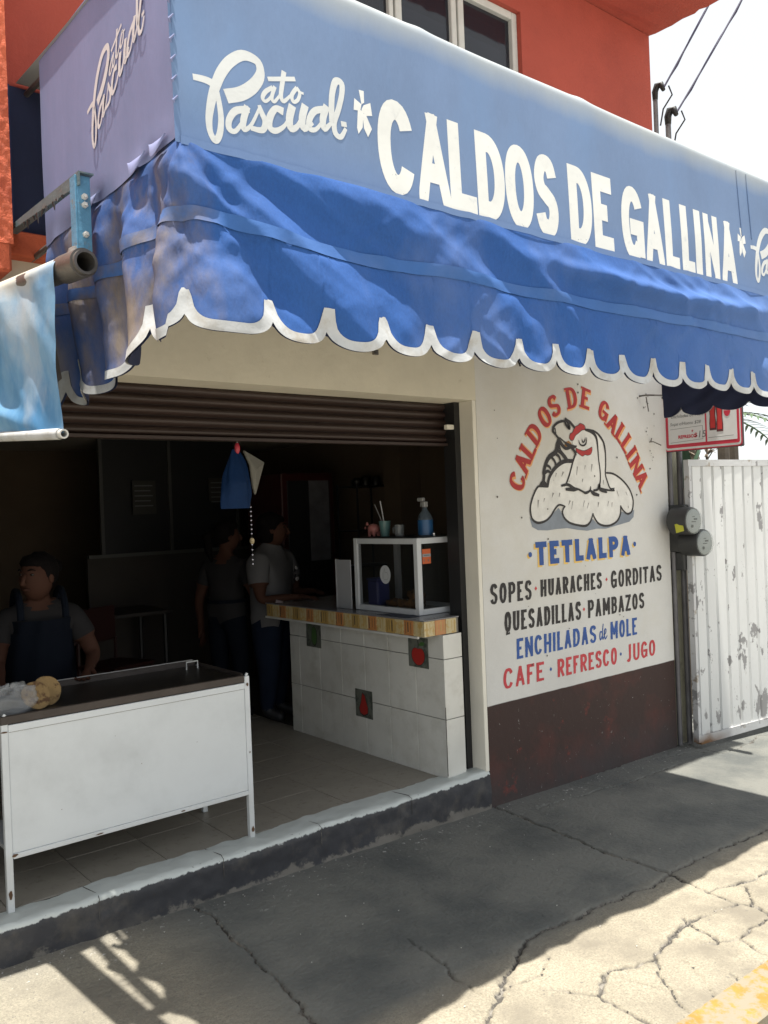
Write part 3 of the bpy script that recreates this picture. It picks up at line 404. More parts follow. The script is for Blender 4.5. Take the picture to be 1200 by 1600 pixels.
# height field slabs: cracks are real grooves, every slab between them is its own part
GX0, GX1, GY0, GY1, ST = .2, 6.9, 1.549, 3.70, .0068
nx = int((GX1-GX0)/ST); ny = int((GY1-GY0)/ST)
gx = GX0+ST*np.arange(nx+1); gy = GY0+(GY1-GY0)*np.arange(ny+1)/ny
XX, YY = np.meshgrid(gx, gy, indexing='ij')
jx = XX+.011*fbm(XX*9, YY*9, 3)+.0075*vnoise(XX*38, YY*38, 8); jy = YY+.011*fbm(XX*9, YY*9, 5)+.0075*vnoise(XX*38, YY*38, 12)
DD = np.full(XX.shape, 9.0)
for w, pts in DT['CRACK']:
    pts = [p for p in pts]
    for (ax, ay), (bx_, by_) in zip(pts[:-1], pts[1:]):
        L2 = (bx_-ax)**2+(by_-ay)**2+1e-9; t = np.clip(((jx-ax)*(bx_-ax)+(jy-ay)*(by_-ay))/L2, 0, 1)
        d = np.hypot(jx-ax-t*(bx_-ax), jy-ay-t*(by_-ay))/(w*(.46+.20*vnoise(XX*6, YY*6, 21)+.14*vnoise(XX*37, YY*37, 23)).clip(.0024/w, 9)); DD = np.minimum(DD, d)
zz = zp(XX)+.0022*np.clip((YY-1.56)/.2, 0, 1)*fbm(XX*2.2, YY*2.2, 1)+.0006*fbm(XX*30, YY*30, 2)
far = np.clip((XX-3.5)/1.0, 0, 1)*0
depth = np.clip(1.25-DD, 0, 1); zz = zz+.0028*np.clip(vnoise(XX*.9, YY*.9, 88), -.5, .5)*np.clip((YY-1.6)/.3, 0, 1)-.0004-.018*depth**.7-.0015*np.clip(2.6-DD, 0, 1)
# label cells between cracks
CM = (DD[:-1, :-1]+DD[1:, 1:])/2 > .70
lab = np.where(CM, np.arange(CM.size).reshape(CM.shape)+1, 0)
for it in range(4000):
    o = lab.copy()
    for ax_ in (0, 1):
        for _ in (0, 1):
            # sweep in both directions using running maximum within runs
            A = lab if ax_ == 0 else lab.T
            if _: A = A[::-1]
            for i in range(1, A.shape[0]):
                r_ = A[i]; p_ = A[i-1]; np.copyto(r_, np.where((r_ > 0) & (p_ > r_), p_, r_))
    if (o == lab).all(): break
ids, cnt = np.unique(lab[lab > 0], return_counts=True)
big = [(c, i) for i, c in zip(ids, cnt) if c > 60]; P3 = np.stack([XX, YY, zz], -1)
rest = np.ones(CM.shape, bool); order = sorted(big, reverse=True)
for c, i in order:
    keep = lab == i; rest &= ~keep; xs = XX[:-1, :-1][keep]; ys = YY[:-1, :-1][keep]
    o = gridmesh('paving_slab', P3, M['pave'], pave, keep=keep)
rb = gridmesh('crack_fill', P3, M['crack'], pave, keep=rest); rb['kind'] = 'stuff'
fl = G()
for (x0, x1) in ((-6, GX0-.004), (GX1+.004, 10.4), (10.41, 14)):
    fl.box((x0, 1.56, zp((x0+x1)/2)-.025), (x1, 3.70, zp((x0+x1)/2)))
fl.mk('paving_slab', M['pave'], pave)
# kerb
kb = empty('kerb', (3, 1.5, 0), kind='structure')
kx = -5.0
while kx < 14:
    g = G(); xa, xb = kx+.0015, kx+.9985; g.add([(xa, 1.40, -.17), (xb, 1.40, -.17), (xb, 1.5549, -.17), (xa, 1.5549, -.17), (xa, 1.40, zp(xa)-.012), (xb, 1.40, zp(xb)-.012), (xb, 1.5549, zp(xb)+.0012), (xa, 1.5549, zp(xa)+.0012), (xa, 1.42, zp(xa)), (xb, 1.42, zp(xb))], [[0, 3, 2, 1], [0, 1, 5, 4], [4, 5, 9, 8], [8, 9, 6, 7], [1, 2, 6, 9, 5], [3, 0, 4, 8, 7], [2, 3, 7, 6]]); o = g.mk('kerb_stone', M['kerb'], kb); kx += 1.0
# yard behind the gate
yd = G(); yd.add([(5.3, 3.3, -.045), (40, 3.3, -.045), (40, 40, -.045), (5.3, 40, -.045)], [[0, 1, 2, 3]])
tag(yd.mk('yard_ground', M['pave']), kind='structure')
# =================================================================== SHOP BUILDING
D = 3.37
B = empty('shop_building', (3, D, 0), label='orange red upper storey over a white painted shopfront with menu lettering', cat='building')
def grid_wall(name, x0, x1, z0, z1, y, m, parent, amp=.0025, st=.03, edge=0.0):
    n = max(2, int((x1-x0)/st)); k = max(2, int((z1-z0)/st)); X, Z = np.meshgrid(np.linspace(x0, x1, n), np.linspace(z0, z1, k), indexing='ij')
    Y = y+amp*fbm(X*2.5, Z*2.5, int(x0*10) % 9, 3); return gridmesh(name, np.stack([X, Y, Z], -1), m, parent, flip=False)
# lower front: pier with lettering (front plane at D), solid behind
g = G(); g.box((3.424, D, -.12), (5.30, D+.26, 2.75)); facade = g.mk('facade_wall', M['facade'], B)
g = G(); g.box((-3, D, 2.30), (3.4235, D+.26, 2.75)); g.box((-3, D+.002, -.1), (.55, D+.26, 2.30)); g.mk('lintel_wall', M['beige'], B)
def jag_slab(g, x0, x1, y0, y1, z0, z1, n=60, amp=.012, mi=0):
    """slab whose front and right lower edges are broken and uneven"""
    rows = []
    pts = [(x0+(x1-x0)*i/n, y0) for i in range(n+1)]+[(x1, y0+(y1-y0)*i/20) for i in range(1, 21)]
    vs = []; fs = []
    for i, (x, y) in enumerate(pts):
        r = [random.uniform(-amp, amp) for _ in range(4)]
        vs += [(x+r[0]*(y > y0), y+r[1]*(y == y0), z0+abs(r[2])*.4), (x, y, z1)]
    for i in range(len(pts)-1): fs.append([2*i, 2*i+2, 2*i+3, 2*i+1])
    k = len(vs); vs += [(x0, y1, z0), (x0, y1, z1)]
    fs.append([2*i for i in range(len(pts))][::-1]+[k]); fs.append([2*i+1 for i in range(len(pts))]+[k+1]); fs.append([0, k, k+1, 1][::-1])
    g.add(vs, fs, mi)
# upper wall with window opening x 1.95..3.93, z 3.55..4.66
g = G(); g.box((.70, D, 2.75), (1.95, D+.25, 4.95)); g.box((3.93, D, 2.75), (5.28, D+.25, 4.95)); g.box((1.95, D, 2.75), (3.93, D+.25, 3.50)); g.box((1.95, D, 4.66), (3.93, D+.25, 4.95))
g.mk('upper_wall', M['red'], B)
g = G(); g.box((5.03, D+.25, 2.75), (5.28, 9, 4.95)); g.box((5.05, D+.26, -.1), (5.30, 9, 2.75)); g.box((-3, 8.76, -.1), (5.05, 9, 4.95)); g.box((-3, D+.25, 2.75), (-2.8, 8.76, 4.95)); g.mk('side_wall', M['beige'], B)
g = G(); jag_slab(g, 1.02, 5.30, 2.82, D+.3, 4.952, 5.10); g.box((.86, 3.05, 4.953), (1.019, D+.299, 5.1)); jag_slab(g, .9, 5.36, D+.3, 9, 4.955, 5.10, n=4, amp=0); g.mk('roof_slab', M['red'], B)  # small end box added out of view to stop sun slivers on the sill
# pilaster at the left
n = 40; X, Z = np.meshgrid(np.linspace(-.2, .905, 160), np.linspace(2.70, 5.6, 300), indexing='ij')
g = G(); g.box((-1.5, 3.16, 2.60), (.90, D-.001, 5.6), ch=.01); g.mk('corner_pilaster', M['orange'], B)
g = G(); g.box((.902, 3.30, 2.705), (1.115, D-.001, 2.800), ch=.006); g.mk('ledge', M['orange'], B)
gridmesh('rough_render', np.stack([X, 3.156+.0022*fbm(X*60, Z*60, 4), Z], -1), M['orange'], B)
# window
win = empty('tmp'); bpy.data.objects.remove(win)
g = G()
for a, b in (((1.95, 3.50), (1.99, 4.66)), ((3.885, 3.50), (3.93, 4.66)), ((1.99, 4.615), (3.885, 4.66)), ((1.99, 3.50), (3.885, 3.54))):
    g.box((a[0], D+.03, a[1]), (b[0], D+.09, b[1]), ch=.004)
wf = g.mk('window', M['alu'], B)
for x, w in ((2.66, .035), (2.925, .03), (2.97, .045), (3.385, .04), (3.44, .045)):
    g = G(); g.box((x, D+.035, 3.541), (x+w, D+.085, 4.614), ch=.004); g.mk('mullion', M['alu'], wf)
for x0, x1 in ((1.99, 2.66), (2.695, 2.925), (3.015, 3.385), (3.485, 3.885)):
    g = G(); g.box((x0, D+.06, 3.541), (x1, D+.064, 4.614)); g.mk('pane', M['glassdark'], wf)
g = G(); g.box((2.0, D+.11, 3.54), (2.92, D+.12, 4.6)); g.mk('curtain', M['curtain'], wf)
g = G(); g.box((2.93, D+.11, 3.54), (3.88, D+.12, 4.46)); g.mk('curtain', M['curtain2'], wf)  # grey sheet, not cloth: stands for the reflection in the lower panes
g = G(); g.box((1.95, D+.20, 3.5), (3.93, D+.24, 4.66)); g.mk('room_backing', M['black'], wf)
M['tglass'] = M['glassdark']
# floor inside and its tiles
fb = G(); fb.box((-2.8, D+.13, -.05), (5.05, 8.76, .194)); ifl = fb.mk('interior_floor', M['fgrout'], B)
TS = .333; tm = None
for i in range(0, 9):
    for j in range(0, 12):
        x = .58+i*TS-.02; y = 3.53+j*TS
        if x > 3.2: continue
        if tm is None: g = G(); g.box((.002, .002, -.004), (TS-.002, TS-.002, .006)); t = g.mk('floor_tile', M['ftile'], ifl); tm = t.data
        else: t = bpy.data.objects.new('floor_tile', tm); COL.objects.link(t); t.parent = ifl
        t.location = (x, y, .194+random.uniform(-.0008, .0008))
g = G(); g.box((-2.8, D+.26, 2.42), (5.05, 8.76, 2.50)); g.box((-2.8, D+.261, 2.30), (5.05, D+.40, 2.42)); g.mk('ceiling', M['ceiling'], B)
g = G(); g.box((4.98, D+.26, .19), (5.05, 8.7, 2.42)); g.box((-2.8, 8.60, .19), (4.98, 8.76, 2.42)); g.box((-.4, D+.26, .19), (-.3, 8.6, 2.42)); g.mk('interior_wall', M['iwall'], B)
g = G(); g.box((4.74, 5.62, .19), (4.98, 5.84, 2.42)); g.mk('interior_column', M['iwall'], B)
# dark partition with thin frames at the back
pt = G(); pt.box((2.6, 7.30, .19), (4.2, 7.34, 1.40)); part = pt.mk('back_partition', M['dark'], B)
for x in (2.72, 3.36, 4.05):
    g = G(); g.box((x, 7.27, 1.40), (x+.03, 7.31, 2.42)); g.mk('partition_frame', mat('frame_grey', (.07, .07, .065), .6), part)
g = G(); g.box((2.6, 7.255, 1.38), (4.2, 7.295, 1.41)); g.mk('partition_rail', mat('rail_grey', (.10, .10, .09), .6), part)
for x0, x1 in ((2.75, 3.36), (3.39, 4.05)):
    g = G(); g.box((x0, 7.292, 1.41), (x1, 7.297, 2.42)); g.mk('partition_pane', M['black'], part)
# doorway sill
X, Tt = np.meshgrid(np.arange(.30, 3.43, .012), np.linspace(0, 1, 34), indexing='ij')
prof_y = np.where(Tt < .55, D-.004+0*Tt, D-.004+(Tt-.55)/.45*.155); prof_z = np.where(Tt < .55, -.02+Tt/.55*.228, .208-(Tt-.55)/.45*.004)
jit = fbm(X*18, Tt*6, 4)*.004+fbm(X*3, Tt*2, 9)*.006; em = np.exp(-((Tt-.55)/.05)**2)
prof_y = prof_y+jit+em*(.007+.006*np.maximum(vnoise(X*22, X*0+1, 5), 0)); prof_z = prof_z+np.where(Tt > .5, jit*.5, 0)-em*(.005+.006*np.maximum(vnoise(X*26, X*0+3, 6), 0)) + .012*np.clip((X-2.9)/.5, 0, 1)*(Tt > .4)
sill = gridmesh('door_sill', np.stack([X, prof_y, prof_z], -1), M['sill'], B, flip=True)
for x in (1.19, 1.74, 2.26, 2.83):
    g = G(); g.tube([(x, D-.011, .12), (x, D-.012, .203), (x+.01, D+.03, .2070), (x-.01, D+.145, .2050)], .0014, 5); g.mk('sill_joint', M['crack'], sill)
# jambs: guide rails
g = G(); g.box((3.395, D+.001, .21), (3.4235, D+.14, 2.30), ch=.002); g.mk('door_jamb', M['jamb'], B)
g = G(); g.box((3.352, D+.105, .20), (3.394, D+.20, 2.30)); g.mk('shutter_guide', M['black'], B)
g = G(); g.box((3.30, D+.11, 2.145), (3.408, D+.138, 2.172), ch=.003); g.mk('door_latch_bar', M['jamb'], B)
# roller shutter, rolled up with a few slats showing
sh = G(); sh.box((.45, D+.20, 2.06), (3.40, D+.23, 2.30)); shut = sh.mk('roller_shutter', M['shutter'], B)
for k in range(5):
    z0 = 2.072+k*.047; g = G(); g.sm = 'auto'; pr = []
    n = 9; vs = []; fs = []
    for i in range(n):
        a = math.pi*i/(n-1); vs += [(.46, D+.196-.020*math.sin(a)**.8, z0+.044*i/(n-1)), (3.39, D+.196-.020*math.sin(a)**.8+random.uniform(-.001, .001), z0+.044*i/(n-1)+random.uniform(-.001, .001))]
    for i in range(n-1): fs.append([2*i, 2*i+1, 2*i+3, 2*i+2])
    g.add(vs, fs); g.mk('shutter_slat', M['shutter'], shut)
g = G(); g.box((.46, D+.165, 2.055), (3.39, D+.205, 2.0715), ch=.002); g.mk('shutter_bottom_bar', M['shutter'], shut)
# ------------------------------------------------------------------ lettering painted on the wall
def wmap(u, v, o): return (u, D-o, v)
def sign(name, m): g = G(); g._n = name; g._m = m; return g
g = G(); g2 = G()
for t, x0, x1, a, b, c, d in DT['MENU']:
    if t == 'TETLALPA':
        word(g2, t, x0-.014, x1-.014, a-.010, b-.010, c-.010, d-.010, .041, .034, wmap, gap=.27, off=.0015, jit=.001); gg = G()
        word(gg, t, x0, x1, a, b, c, d, .040, .034, wmap, gap=.27, off=.0028, jit=.0008, tap=.1)
        g2.lathe((DT['DOTB'][0][0]-.012, D-.0014, DT['DOTB'][0][1]-.008), [(.016, 0), (0.0001, .0002)], 12, axis=(0, -1, 0)); g2.lathe((DT['DOTB'][1][0]-.012, D-.0014, DT['DOTB'][1][1]-.008), [(.016, 0), (0.0001, .0002)], 12, axis=(0, -1, 0))
        for p in DT['DOTB']: gg.lathe((p[0], D-.0028, p[1]), [(.016, 0), (0.0001, .0002)], 12, axis=(0, -1, 0))
        g2.mk('painted_shadow_lettering', M['p_yellow'], facade); gg.mk('painted_lettering', M['p_blue'], facade)['label'] = 'blue TETLALPA with yellow edge'
    else:
        m = {'S': 'p_black', 'H': 'p_black', 'G': 'p_black', 'Q': 'p_black', 'P': 'p_black', 'E': 'p_blue', 'M': 'p_blue', 'C': 'p_red', 'R': 'p_red', 'J': 'p_red'}[t[0]]
        g = G(); word(g, t, x0, x1, a, b, c, d, .0235, .0175, wmap, gap=.26, off=.0015, jit=.0011, tap=.18, slant=0.04); g.mk('painted_lettering', M[m], facade)['label'] = ('black', 'blue', 'red')[['p_black', 'p_blue', 'p_red'].index(m)]+' word '+t
for pts, m in ((DT['DIAM'], 'p_red'), (DT['DIAMB'], 'p_blue')):
    g = G()
    for x, z in pts: plane_poly(g, [(x-.012, z), (x, z-.013), (x+.012, z), (x, z+.013)], wmap, .0015)
    g.mk('painted_diamond', M[m], facade)
g = G(); x0, z0, x1, z1 = DT['DE']; w = x1-x0; zc = .855
plane_strokes(g, [[(x0+.30*w, zc+.01, .009), (x0+.10*w, zc+.012, .011), (x0+.02*w, zc-.02, .011), (x0+.12*w, zc-.037, .010), (x0+.34*w, zc-.01, .007)], [(x0+.52*w, zc+.062, .007), (x0+.36*w, zc+.0, .011), (x0+.40*w, zc-.036, .010), (x0+.55*w, zc-.02, .006)],
  [(x0+.55*w, zc-.01, .006), (x0+.80*w, zc+.002, .008), (x0+.84*w, zc+.022, .009), (x0+.68*w, zc+.022, .010), (x0+.60*w, zc-.014, .011), (x0+.72*w, zc-.037, .010), (x0+.98*w, zc-.018, .006)]], wmap)
g.mk('painted_lettering', M['p_blue'], facade)['label'] = 'small script word de'
# arched heading, serif letters
A = DT['ARC']; xs = [a[1] for a in A]; zs = [a[2] for a in A]; cx = (xs[0]+xs[-1])/2+.0
gr = G(); gy_ = G()
def serif_letter(ch, x, z, ang, s):
    w, h = .100*s*WID.get(ch, 1.0)*(.8 if ch == 'I' else 1), .132*s
    for gg, dx, dz, pw, ph, off in ((gy_, .006, -.006, .042, .028, .0014), (gr, 0, 0, .032, .019, .0026)):
        glyph(gg, ch, x+dx-w/2, x+dx+w/2, z+dz-h/2, z+dz+h/2, pw, ph, wmap, off=off, rot=ang)
        S = {'A': [(-.5, 0), (.5, 0)], 'L': [(-.3, 1)], 'I': [(0, 0), (0, 1)], 'N': [(-.45, 0), (-.45, 1), (.45, 1)], 'D': [(-.4, 0), (-.4, 1)], 'E': [(-.4, 0), (-.4, 1)]}.get(ch, [])
        for sx, sz in S:
            cx_, cz_ = sx*w, (sz-.5)*h+(.005 if sz == 0 else -.005); c, s_ = math.cos(ang), math.sin(ang); q = []
            e = .004 if gg is gy_ else 0
            for ax, az in ((-.023-e, -.0055-e), (.021+e, -.0055-e), (.021+e, .0055+e), (-.021-e, .0055+e)):
                u, v = cx_+ax, cz_+az; q.append((x+dx+u*c-v*s_, z+dz+u*s_+v*c))
            plane_poly(gg, q, wmap, off+.0005+.0001*S.index((sx, sz)))
for i, (ch, x, z) in enumerate(A):
    a, b = A[max(i-1, 0)], A[min(i+1, len(A)-1)]
    ang = math.atan2(b[2]-a[2], b[1]-a[1])
    if i == 0: ang += .12
    if i == len(A)-1: ang -= .08
    serif_letter(ch, x, z, ang, 1.0)
gy_.mk('painted_shadow_lettering', M['p_orange'], facade); gr.mk('painted_lettering', M['p_crimson'], facade)['label'] = 'crimson arched heading CALDOS DE GALLINA'
H = DT['HEN']; g = G()
for i, p in enumerate(H['shadow']): pass
mats = [M['p_grey'], M['p_white'], M['p_crimson'], M['p_beak'], M['p_fleck'], M['p_black']]
plane_poly(g, H['shadow'][0], wmap, .0012, 0); plane_poly(g, H['white'][0], wmap, .0018, 1)
plane_strokes(g, H['fleck'], wmap, .0022, mi=4); 
for p in H['red']: plane_poly(g, p, wmap, .0024, 2)
plane_poly(g, H['beak'][0], wmap, .0030, 3); plane_strokes(g, H['outline'], wmap, .0032, mi=5, ext=.2, wmul=1.35)
plane_strokes(g, [[*[[*p, .0035] for p in q], [*q[0], .0035]] for q in H['red']], wmap, .0026, mi=5)
g.mk('painted_hen', mats, facade)
# small holes, stains and hooks on the wall
g = G()
for k in range(46):
    x = random.uniform(3.5, 5.25); z = random.uniform(.75, 2.45)
    if random.random() < .5: x = 5.1+random.gauss(0, .05); z = random.uniform(1.9, 2.45)
    r = random.uniform(.002, .007); g.lathe((x, D-.0036, z), [(r, 0), (.0001, .0003)], 6, axis=(random.uniform(-.02, .02), -1, random.uniform(-.02, .02)))
g.mk('wall_chips', M['crack'], facade)['kind'] = 'stuff'
g = G(); g.tube([(5.0, D, 2.41), (5.0, D-.05, 2.41), (5.02, D-.10, 2.405), (5.17, D-.11, 2.41)], .006, 6); g.tube([(5.005, D-.05, 2.40), (5.02, D-.055, 2.30)], .004, 5); g.mk('wall_hook', M['tube'], facade)
g = G(); g.tube([(5.10, D, 2.10), (5.10, D-.03, 2.10), (5.16, D-.05, 2.075)], .004, 6); g.tube([(5.10, D-.01, 2.10), (5.098, D-.02, 2.125)], .004, 5); g.mk('wall_hook', M['tube'], facade)
g = G(); g.tube([(3.765, D, 2.56), (3.765, D-.02, 2.55), (3.77, D-.03, 2.525), (3.785, D-.02, 2.52), (3.785, D-.015, 2.54)], .005, 6); g.mk('wall_hook', M['black'], facade)
g = G(); g.tube([(2.68, D, 2.53), (2.685, D-.03, 2.52), (2.69, D-.035, 2.49)], .006, 6); g.box((2.675, D-.035, 2.49), (2.705, D-.02, 2.515)); g.mk('wall_hook', M['tube'], facade)
g = G()
for k in range(70):
    x, y = random.uniform(.4, 5.0), random.uniform(1.7, 3.34); s = random.uniform(.002, .005)
    if random.random() < .45: y = 3.33-abs(random.gauss(0, .05))
    a = random.uniform(0, 6.3); z = zp(x)+.006
    g.add([(x+s*math.cos(a+q), y+s*.6*math.sin(a+q), z) for q in (0, 2, 4.2)]+[(x, y, z-.004)], [[0, 1, 2], [0, 1, 3], [1, 2, 3], [2, 0, 3]])
tag(g.mk('litter_flakes', flat('flake', (.62, .60, .56))), label='tiny pale flakes of paint and paper scattered on the pavement', cat='litter', kind='stuff')
# =================================================================== AWNING
AX0, AX1, AYF, AYB = 1.008, 4.44, 2.03, 3.11
AW = empty('awning', (2.75, 2.6, 2.7), label='long faded blue canvas awning with white lettering and scalloped white trimmed valance over the shopfront', cat='awning')
PV = .5554
def panel_xyz(X, v, off=0.0):
    """front panel; v = distance up the slope from the fold, 0..PV"""
    w = (.006*vnoise(X*1.7, v*2.5, 31)+.0018*vnoise(X*4, v*3, 32))*np.clip(v/.2, 0, 1)**2*(3-2*np.clip(v/.2, 0, 1))
    y = AYF+.02*v/PV+w; z = 2.70+.555*v/PV
    return X, y-off, z+off*.036
n, k = 300, 40
X, V = np.meshgrid(np.linspace(AX0-.014, AX1+.014, n), np.linspace(-.02, PV, k), indexing='ij')
xx, yy, zz_ = panel_xyz(X, V)
gp = [np.stack([xx, yy, zz_], -1)]
# roll over the front pipe and the roof back to the wall
a = np.linspace(0, 1, 8)[1:]; X2, A2 = np.meshgrid(np.linspace(AX0-.014, AX1+.014, n), a, indexing='ij')
tx, ty, tz = panel_xyz(X2, PV); bmp = .006*vnoise(X2*2.3, X2*0, 41)+.010*np.exp(-((X2-2.75)/.05)**2)+.008*np.exp(-((X2-1.9)/.04)**2)
roll = np.stack([X2, ty+.045*(1-np.cos(A2*np.pi*.5)), tz+.040*np.sin(A2*np.pi*.5)+bmp*A2], -1)
X3, R3 = np.meshgrid(np.linspace(AX0-.014, AX1+.014, n), np.linspace(0, 1, 26)[1:], indexing='ij')
b0 = roll[:, -1:, :]; sag = -.03*np.sin(R3*np.pi)*(.6+.4*np.cos((X3-AX0)*2*np.pi/.9)); bmp3 = bmp[:, -1:]*np.clip(1-R3*4, 0, 1)-bmp[:, -1:]
roof = np.stack([X3, b0[..., 1]+(3.362-b0[..., 1])*R3, b0[..., 2]+(3.385-b0[..., 2])*R3**.55+sag*.5+bmp3*0], -1)
P = np.concatenate([gp[0], roll, roof], 1)
front = gridmesh('front_panel', P, M['panel'], AW, flip=True)
# valance perimeter with a loose rounded corner; s measured from the left front corner
WF = AX1-AX0; LS = AYB-AYF
def perim(s, e, r):
    """s in [-LS, WF+LS]; returns x, y, normal (outward)"""
    s = np.asarray(s, float); e = e+0*s; r = r+0*s
    def left(s_):
        th = np.clip((s_/r+1)*45, 0, 90)*np.pi/180; cx, cy = AX0-e+r, AYF-e+r
        x = np.where(s_ < -r, AX0-e, np.where(s_ > r, AX0+s_, cx-r*np.cos(th))); y = np.where(s_ < -r, AYF-s_, np.where(s_ > r, AYF-e, cy-r*np.sin(th)))
        blend = np.clip((-s_-r)/.3, 0, 1); y = np.where(s_ < -r, (cy)+(-s_-r)*(1)+e*blend*0, y)
        nx = np.where(s_ < -r, -1, np.where(s_ > r, 0, -np.cos(th))); ny = np.where(s_ < -r, 0, np.where(s_ > r, -1, -np.sin(th))); return x, y, nx, ny
    xl, yl, nl, ml = left(np.minimum(s, WF/2)); xr, yr, nr, mr = left(np.minimum(WF-s, WF/2))
    m = s < WF/2
    return np.where(m, xl, AX0+AX1-xr), np.where(m, yl, yr), np.where(m, nl, -nr), np.where(m, ml, mr)
PIT = .207; S0 = .012
def scal(s):
    t = (s-S0)/PIT; j = np.floor(t); u = (t-j)*2-1
    zc = 2.232+.004*vnoise(j*1.7, j*0, 3)-.045*np.clip(-s/LS, 0, 1)*(s < 0); h = .054+.006*vnoise(j*3.1, j*0+2, 4); h = np.where(s < -.05, h+.022, h)
    return u, zc, h
def z_bottom(s): u, zc, h = scal(s); return zc-h*np.sqrt(np.clip(1-np.abs(u)**2, 0, 1))
def z_trim(s):
    u, zc, h = scal(s); a = .80; return np.where(np.abs(u) < a, zc+.052-(h+.052-.028)*np.clip(1-np.abs(u/a)**2.7, 0, 1)**.48, zc+.056)
def drape(s, z, off=0.0):
    v = np.clip((2.70-z)/.47, 0, 1.1)
    e = .010*np.clip(v*8, 0, 1)-.003*(v < .02)+.045*v**1.2*np.exp(-(s/.5)**2)+.012*v; r = .012+.11*v
    e = e-.070*v*np.clip((-s-.22)/.25, 0, 1)
    x, y, nx_, ny_ = perim(s, e, r)
    # radiating folds from the corner, slanting folds along the front, gathers above the scallops
    q = np.abs(s)+.02; ang = np.arctan2(2.72-z, q)
    rad = .013*np.sin(ang*11+.6)*np.exp(-((q-.35)/.38)**2)*np.clip(v*5, 0, 1)
    sl = (s*1.0-(2.70-z)*(-1.35)); f2 = .013*(1-2*np.abs(vnoise((s-(2.70-z)*1.5)*3.1, z*1.2, 51)))+.009*(1-2*np.abs(vnoise((s-(2.70-z)*1.9)*6.3, z*1.6, 52)))-.006
    f2 = f2*np.clip(v*4, 0, 1)*(1-.35*(v > .52))
    u, zc, h = scal(s); g_ = .006*np.cos(u*np.pi)*np.clip((v-.55)*2.5, 0, 1)
    pouch = .058*np.exp(-((z-(2.60-.045*np.sin(np.clip((s-1.3)/1.9, 0, 1)*np.pi)))/.040)**2)*np.sin(np.clip((s-1.25)/2.0, 0, 1)*np.pi)**.8
    side = np.clip(-s/.15, 0, 1); side_f = side*(.030*np.sin((-s)*24+2.5*(2.7-z))+.015*vnoise(s*9, z*4, 9))*np.clip(v*2.2, 0, 1)
    seamk = -.004*np.exp(-((z-2.448)/.008)**2)
    d = rad*(s > -.1)+(.0030*vnoise(s*16+z*9, z*12, 77)+.0035*(1-2*np.abs(vnoise(s*9-z*13, z*5+s*2, 78))))*np.clip(v*4, 0, 1)+f2*(1-.3*side)+g_+pouch+side_f+seamk+off
    return x+nx_*d, y+ny_*d
def sheet(name, m, s0, s1, zt, zb, rows, off, parent=AW, ds=.0085):
    s = np.arange(s0, s1+1e-6, ds); T = np.linspace(0, 1, rows); S, TT = np.meshgrid(s, T, indexing='ij')
    Z = zt(S)+(zb(S)-zt(S))*TT; x, y = drape(S, Z, off)
    return gridmesh(name, np.stack([x, y, Z+.004*vnoise(S*4, S*0, 7)], -1), m, parent)
ztop = lambda s: 2.695+.022*np.clip(-s/.02, 0, 1)
for a, b in ((-LS, WF+LS-.24),):
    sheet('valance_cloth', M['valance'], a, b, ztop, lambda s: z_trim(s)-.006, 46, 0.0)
    sheet('valance_trim', M['trim'], a, b, z_trim, z_bottom, 8, .0025)
    sheet('seam_band', M['seam'], a, b, lambda s: 2.485+.006*vnoise(s*3, s*0, 4)+.02*np.exp(-(s/.3)**2), lambda s: 2.447+.006*vnoise(s*3, s*0, 4)+.02*np.exp(-(s/.3)**2), 3, .0045)
    sheet('awning_lining', M['lining'], a, b, ztop, z_bottom, 26, -.006, ds=.012)
# stitched hem at the fold
X, T = np.meshgrid(np.linspace(AX0, AX1, 260), np.linspace(0, 1, 4), indexing='ij'); hx, hy, hz = panel_xyz(X, -.022+.022*T-.004*np.abs(vnoise(X*9, X*0, 3)), .004)
gridmesh('panel_hem', np.stack([hx, hy, hz], -1), M['panel'], AW, flip=True)
# side panels with lacing tabs
for sx, mm in ((AX0, M['sidepanel']), (AX1, M['sidepanel'])):
    Yp, V = np.meshgrid(np.linspace(AYB if sx == AX0 else AYB-.24, AYF, 60), np.linspace(0, 1, 30), indexing='ij')
    yf = AYF+.02*V; Yv = AYB+(yf-AYB)*((Yp-AYB)/(AYF-AYB)); zt = 3.362-.02*((Yp-AYB)/(AYF-AYB))-.085*((Yp-AYB)/(AYF-AYB))**5; Z = 2.70+(zt-2.70)*V
    sg = -1 if sx == AX0 else 1
    W_ = sx+sg*(.004+.003*vnoise(Yp*3, Z*3, 61)*np.clip(V*6, 0, 1)+.006*np.clip((.06-V)/.06, 0, 1)*vnoise(Yp*14, Z*0, 62))
    gridmesh('side_panel', np.stack([W_, Yv, Z+.012*vnoise(Yp*7, Yp*0, 5)*(V < .02)], -1), mm, AW)
    if sx == AX0:
        for k in range(9):
            g = G(); z = 3.22-.054*k; y = AYF+.02*(z-2.70)/.555; g.tube([(sx-.008, y+.004, z-.012), (sx-.014, y-.002, z), (sx-.004, y-.008, z+.012)], [.002, .004, .002], 6); g.mk('corner_lacing', M['sidepanel'], AW)
        for y, l in ((2.62, .11), (2.28, .12), (2.14, .1)):
            yy_, tt_ = np.meshgrid(np.linspace(-l/2, l/2, 14), np.linspace(0, 1, 6), indexing='ij'); gridmesh('torn_flap', np.stack([sx-.010-.020*tt_*(1-(2*yy_/l)**2)-.006*np.sin(tt_*3), y+yy_, 2.730-.050*tt_*(1-(2*yy_/l)**2)-.004+.05*yy_], -1), M['sidepanel'], AW)
g = G(); g.box((.935, 3.345, 2.802), (1.13, 3.350, 3.362)); g.mk('back_flap', M['lining'], AW)  # dark sheet added over the wall, painting the shade under the awning roof
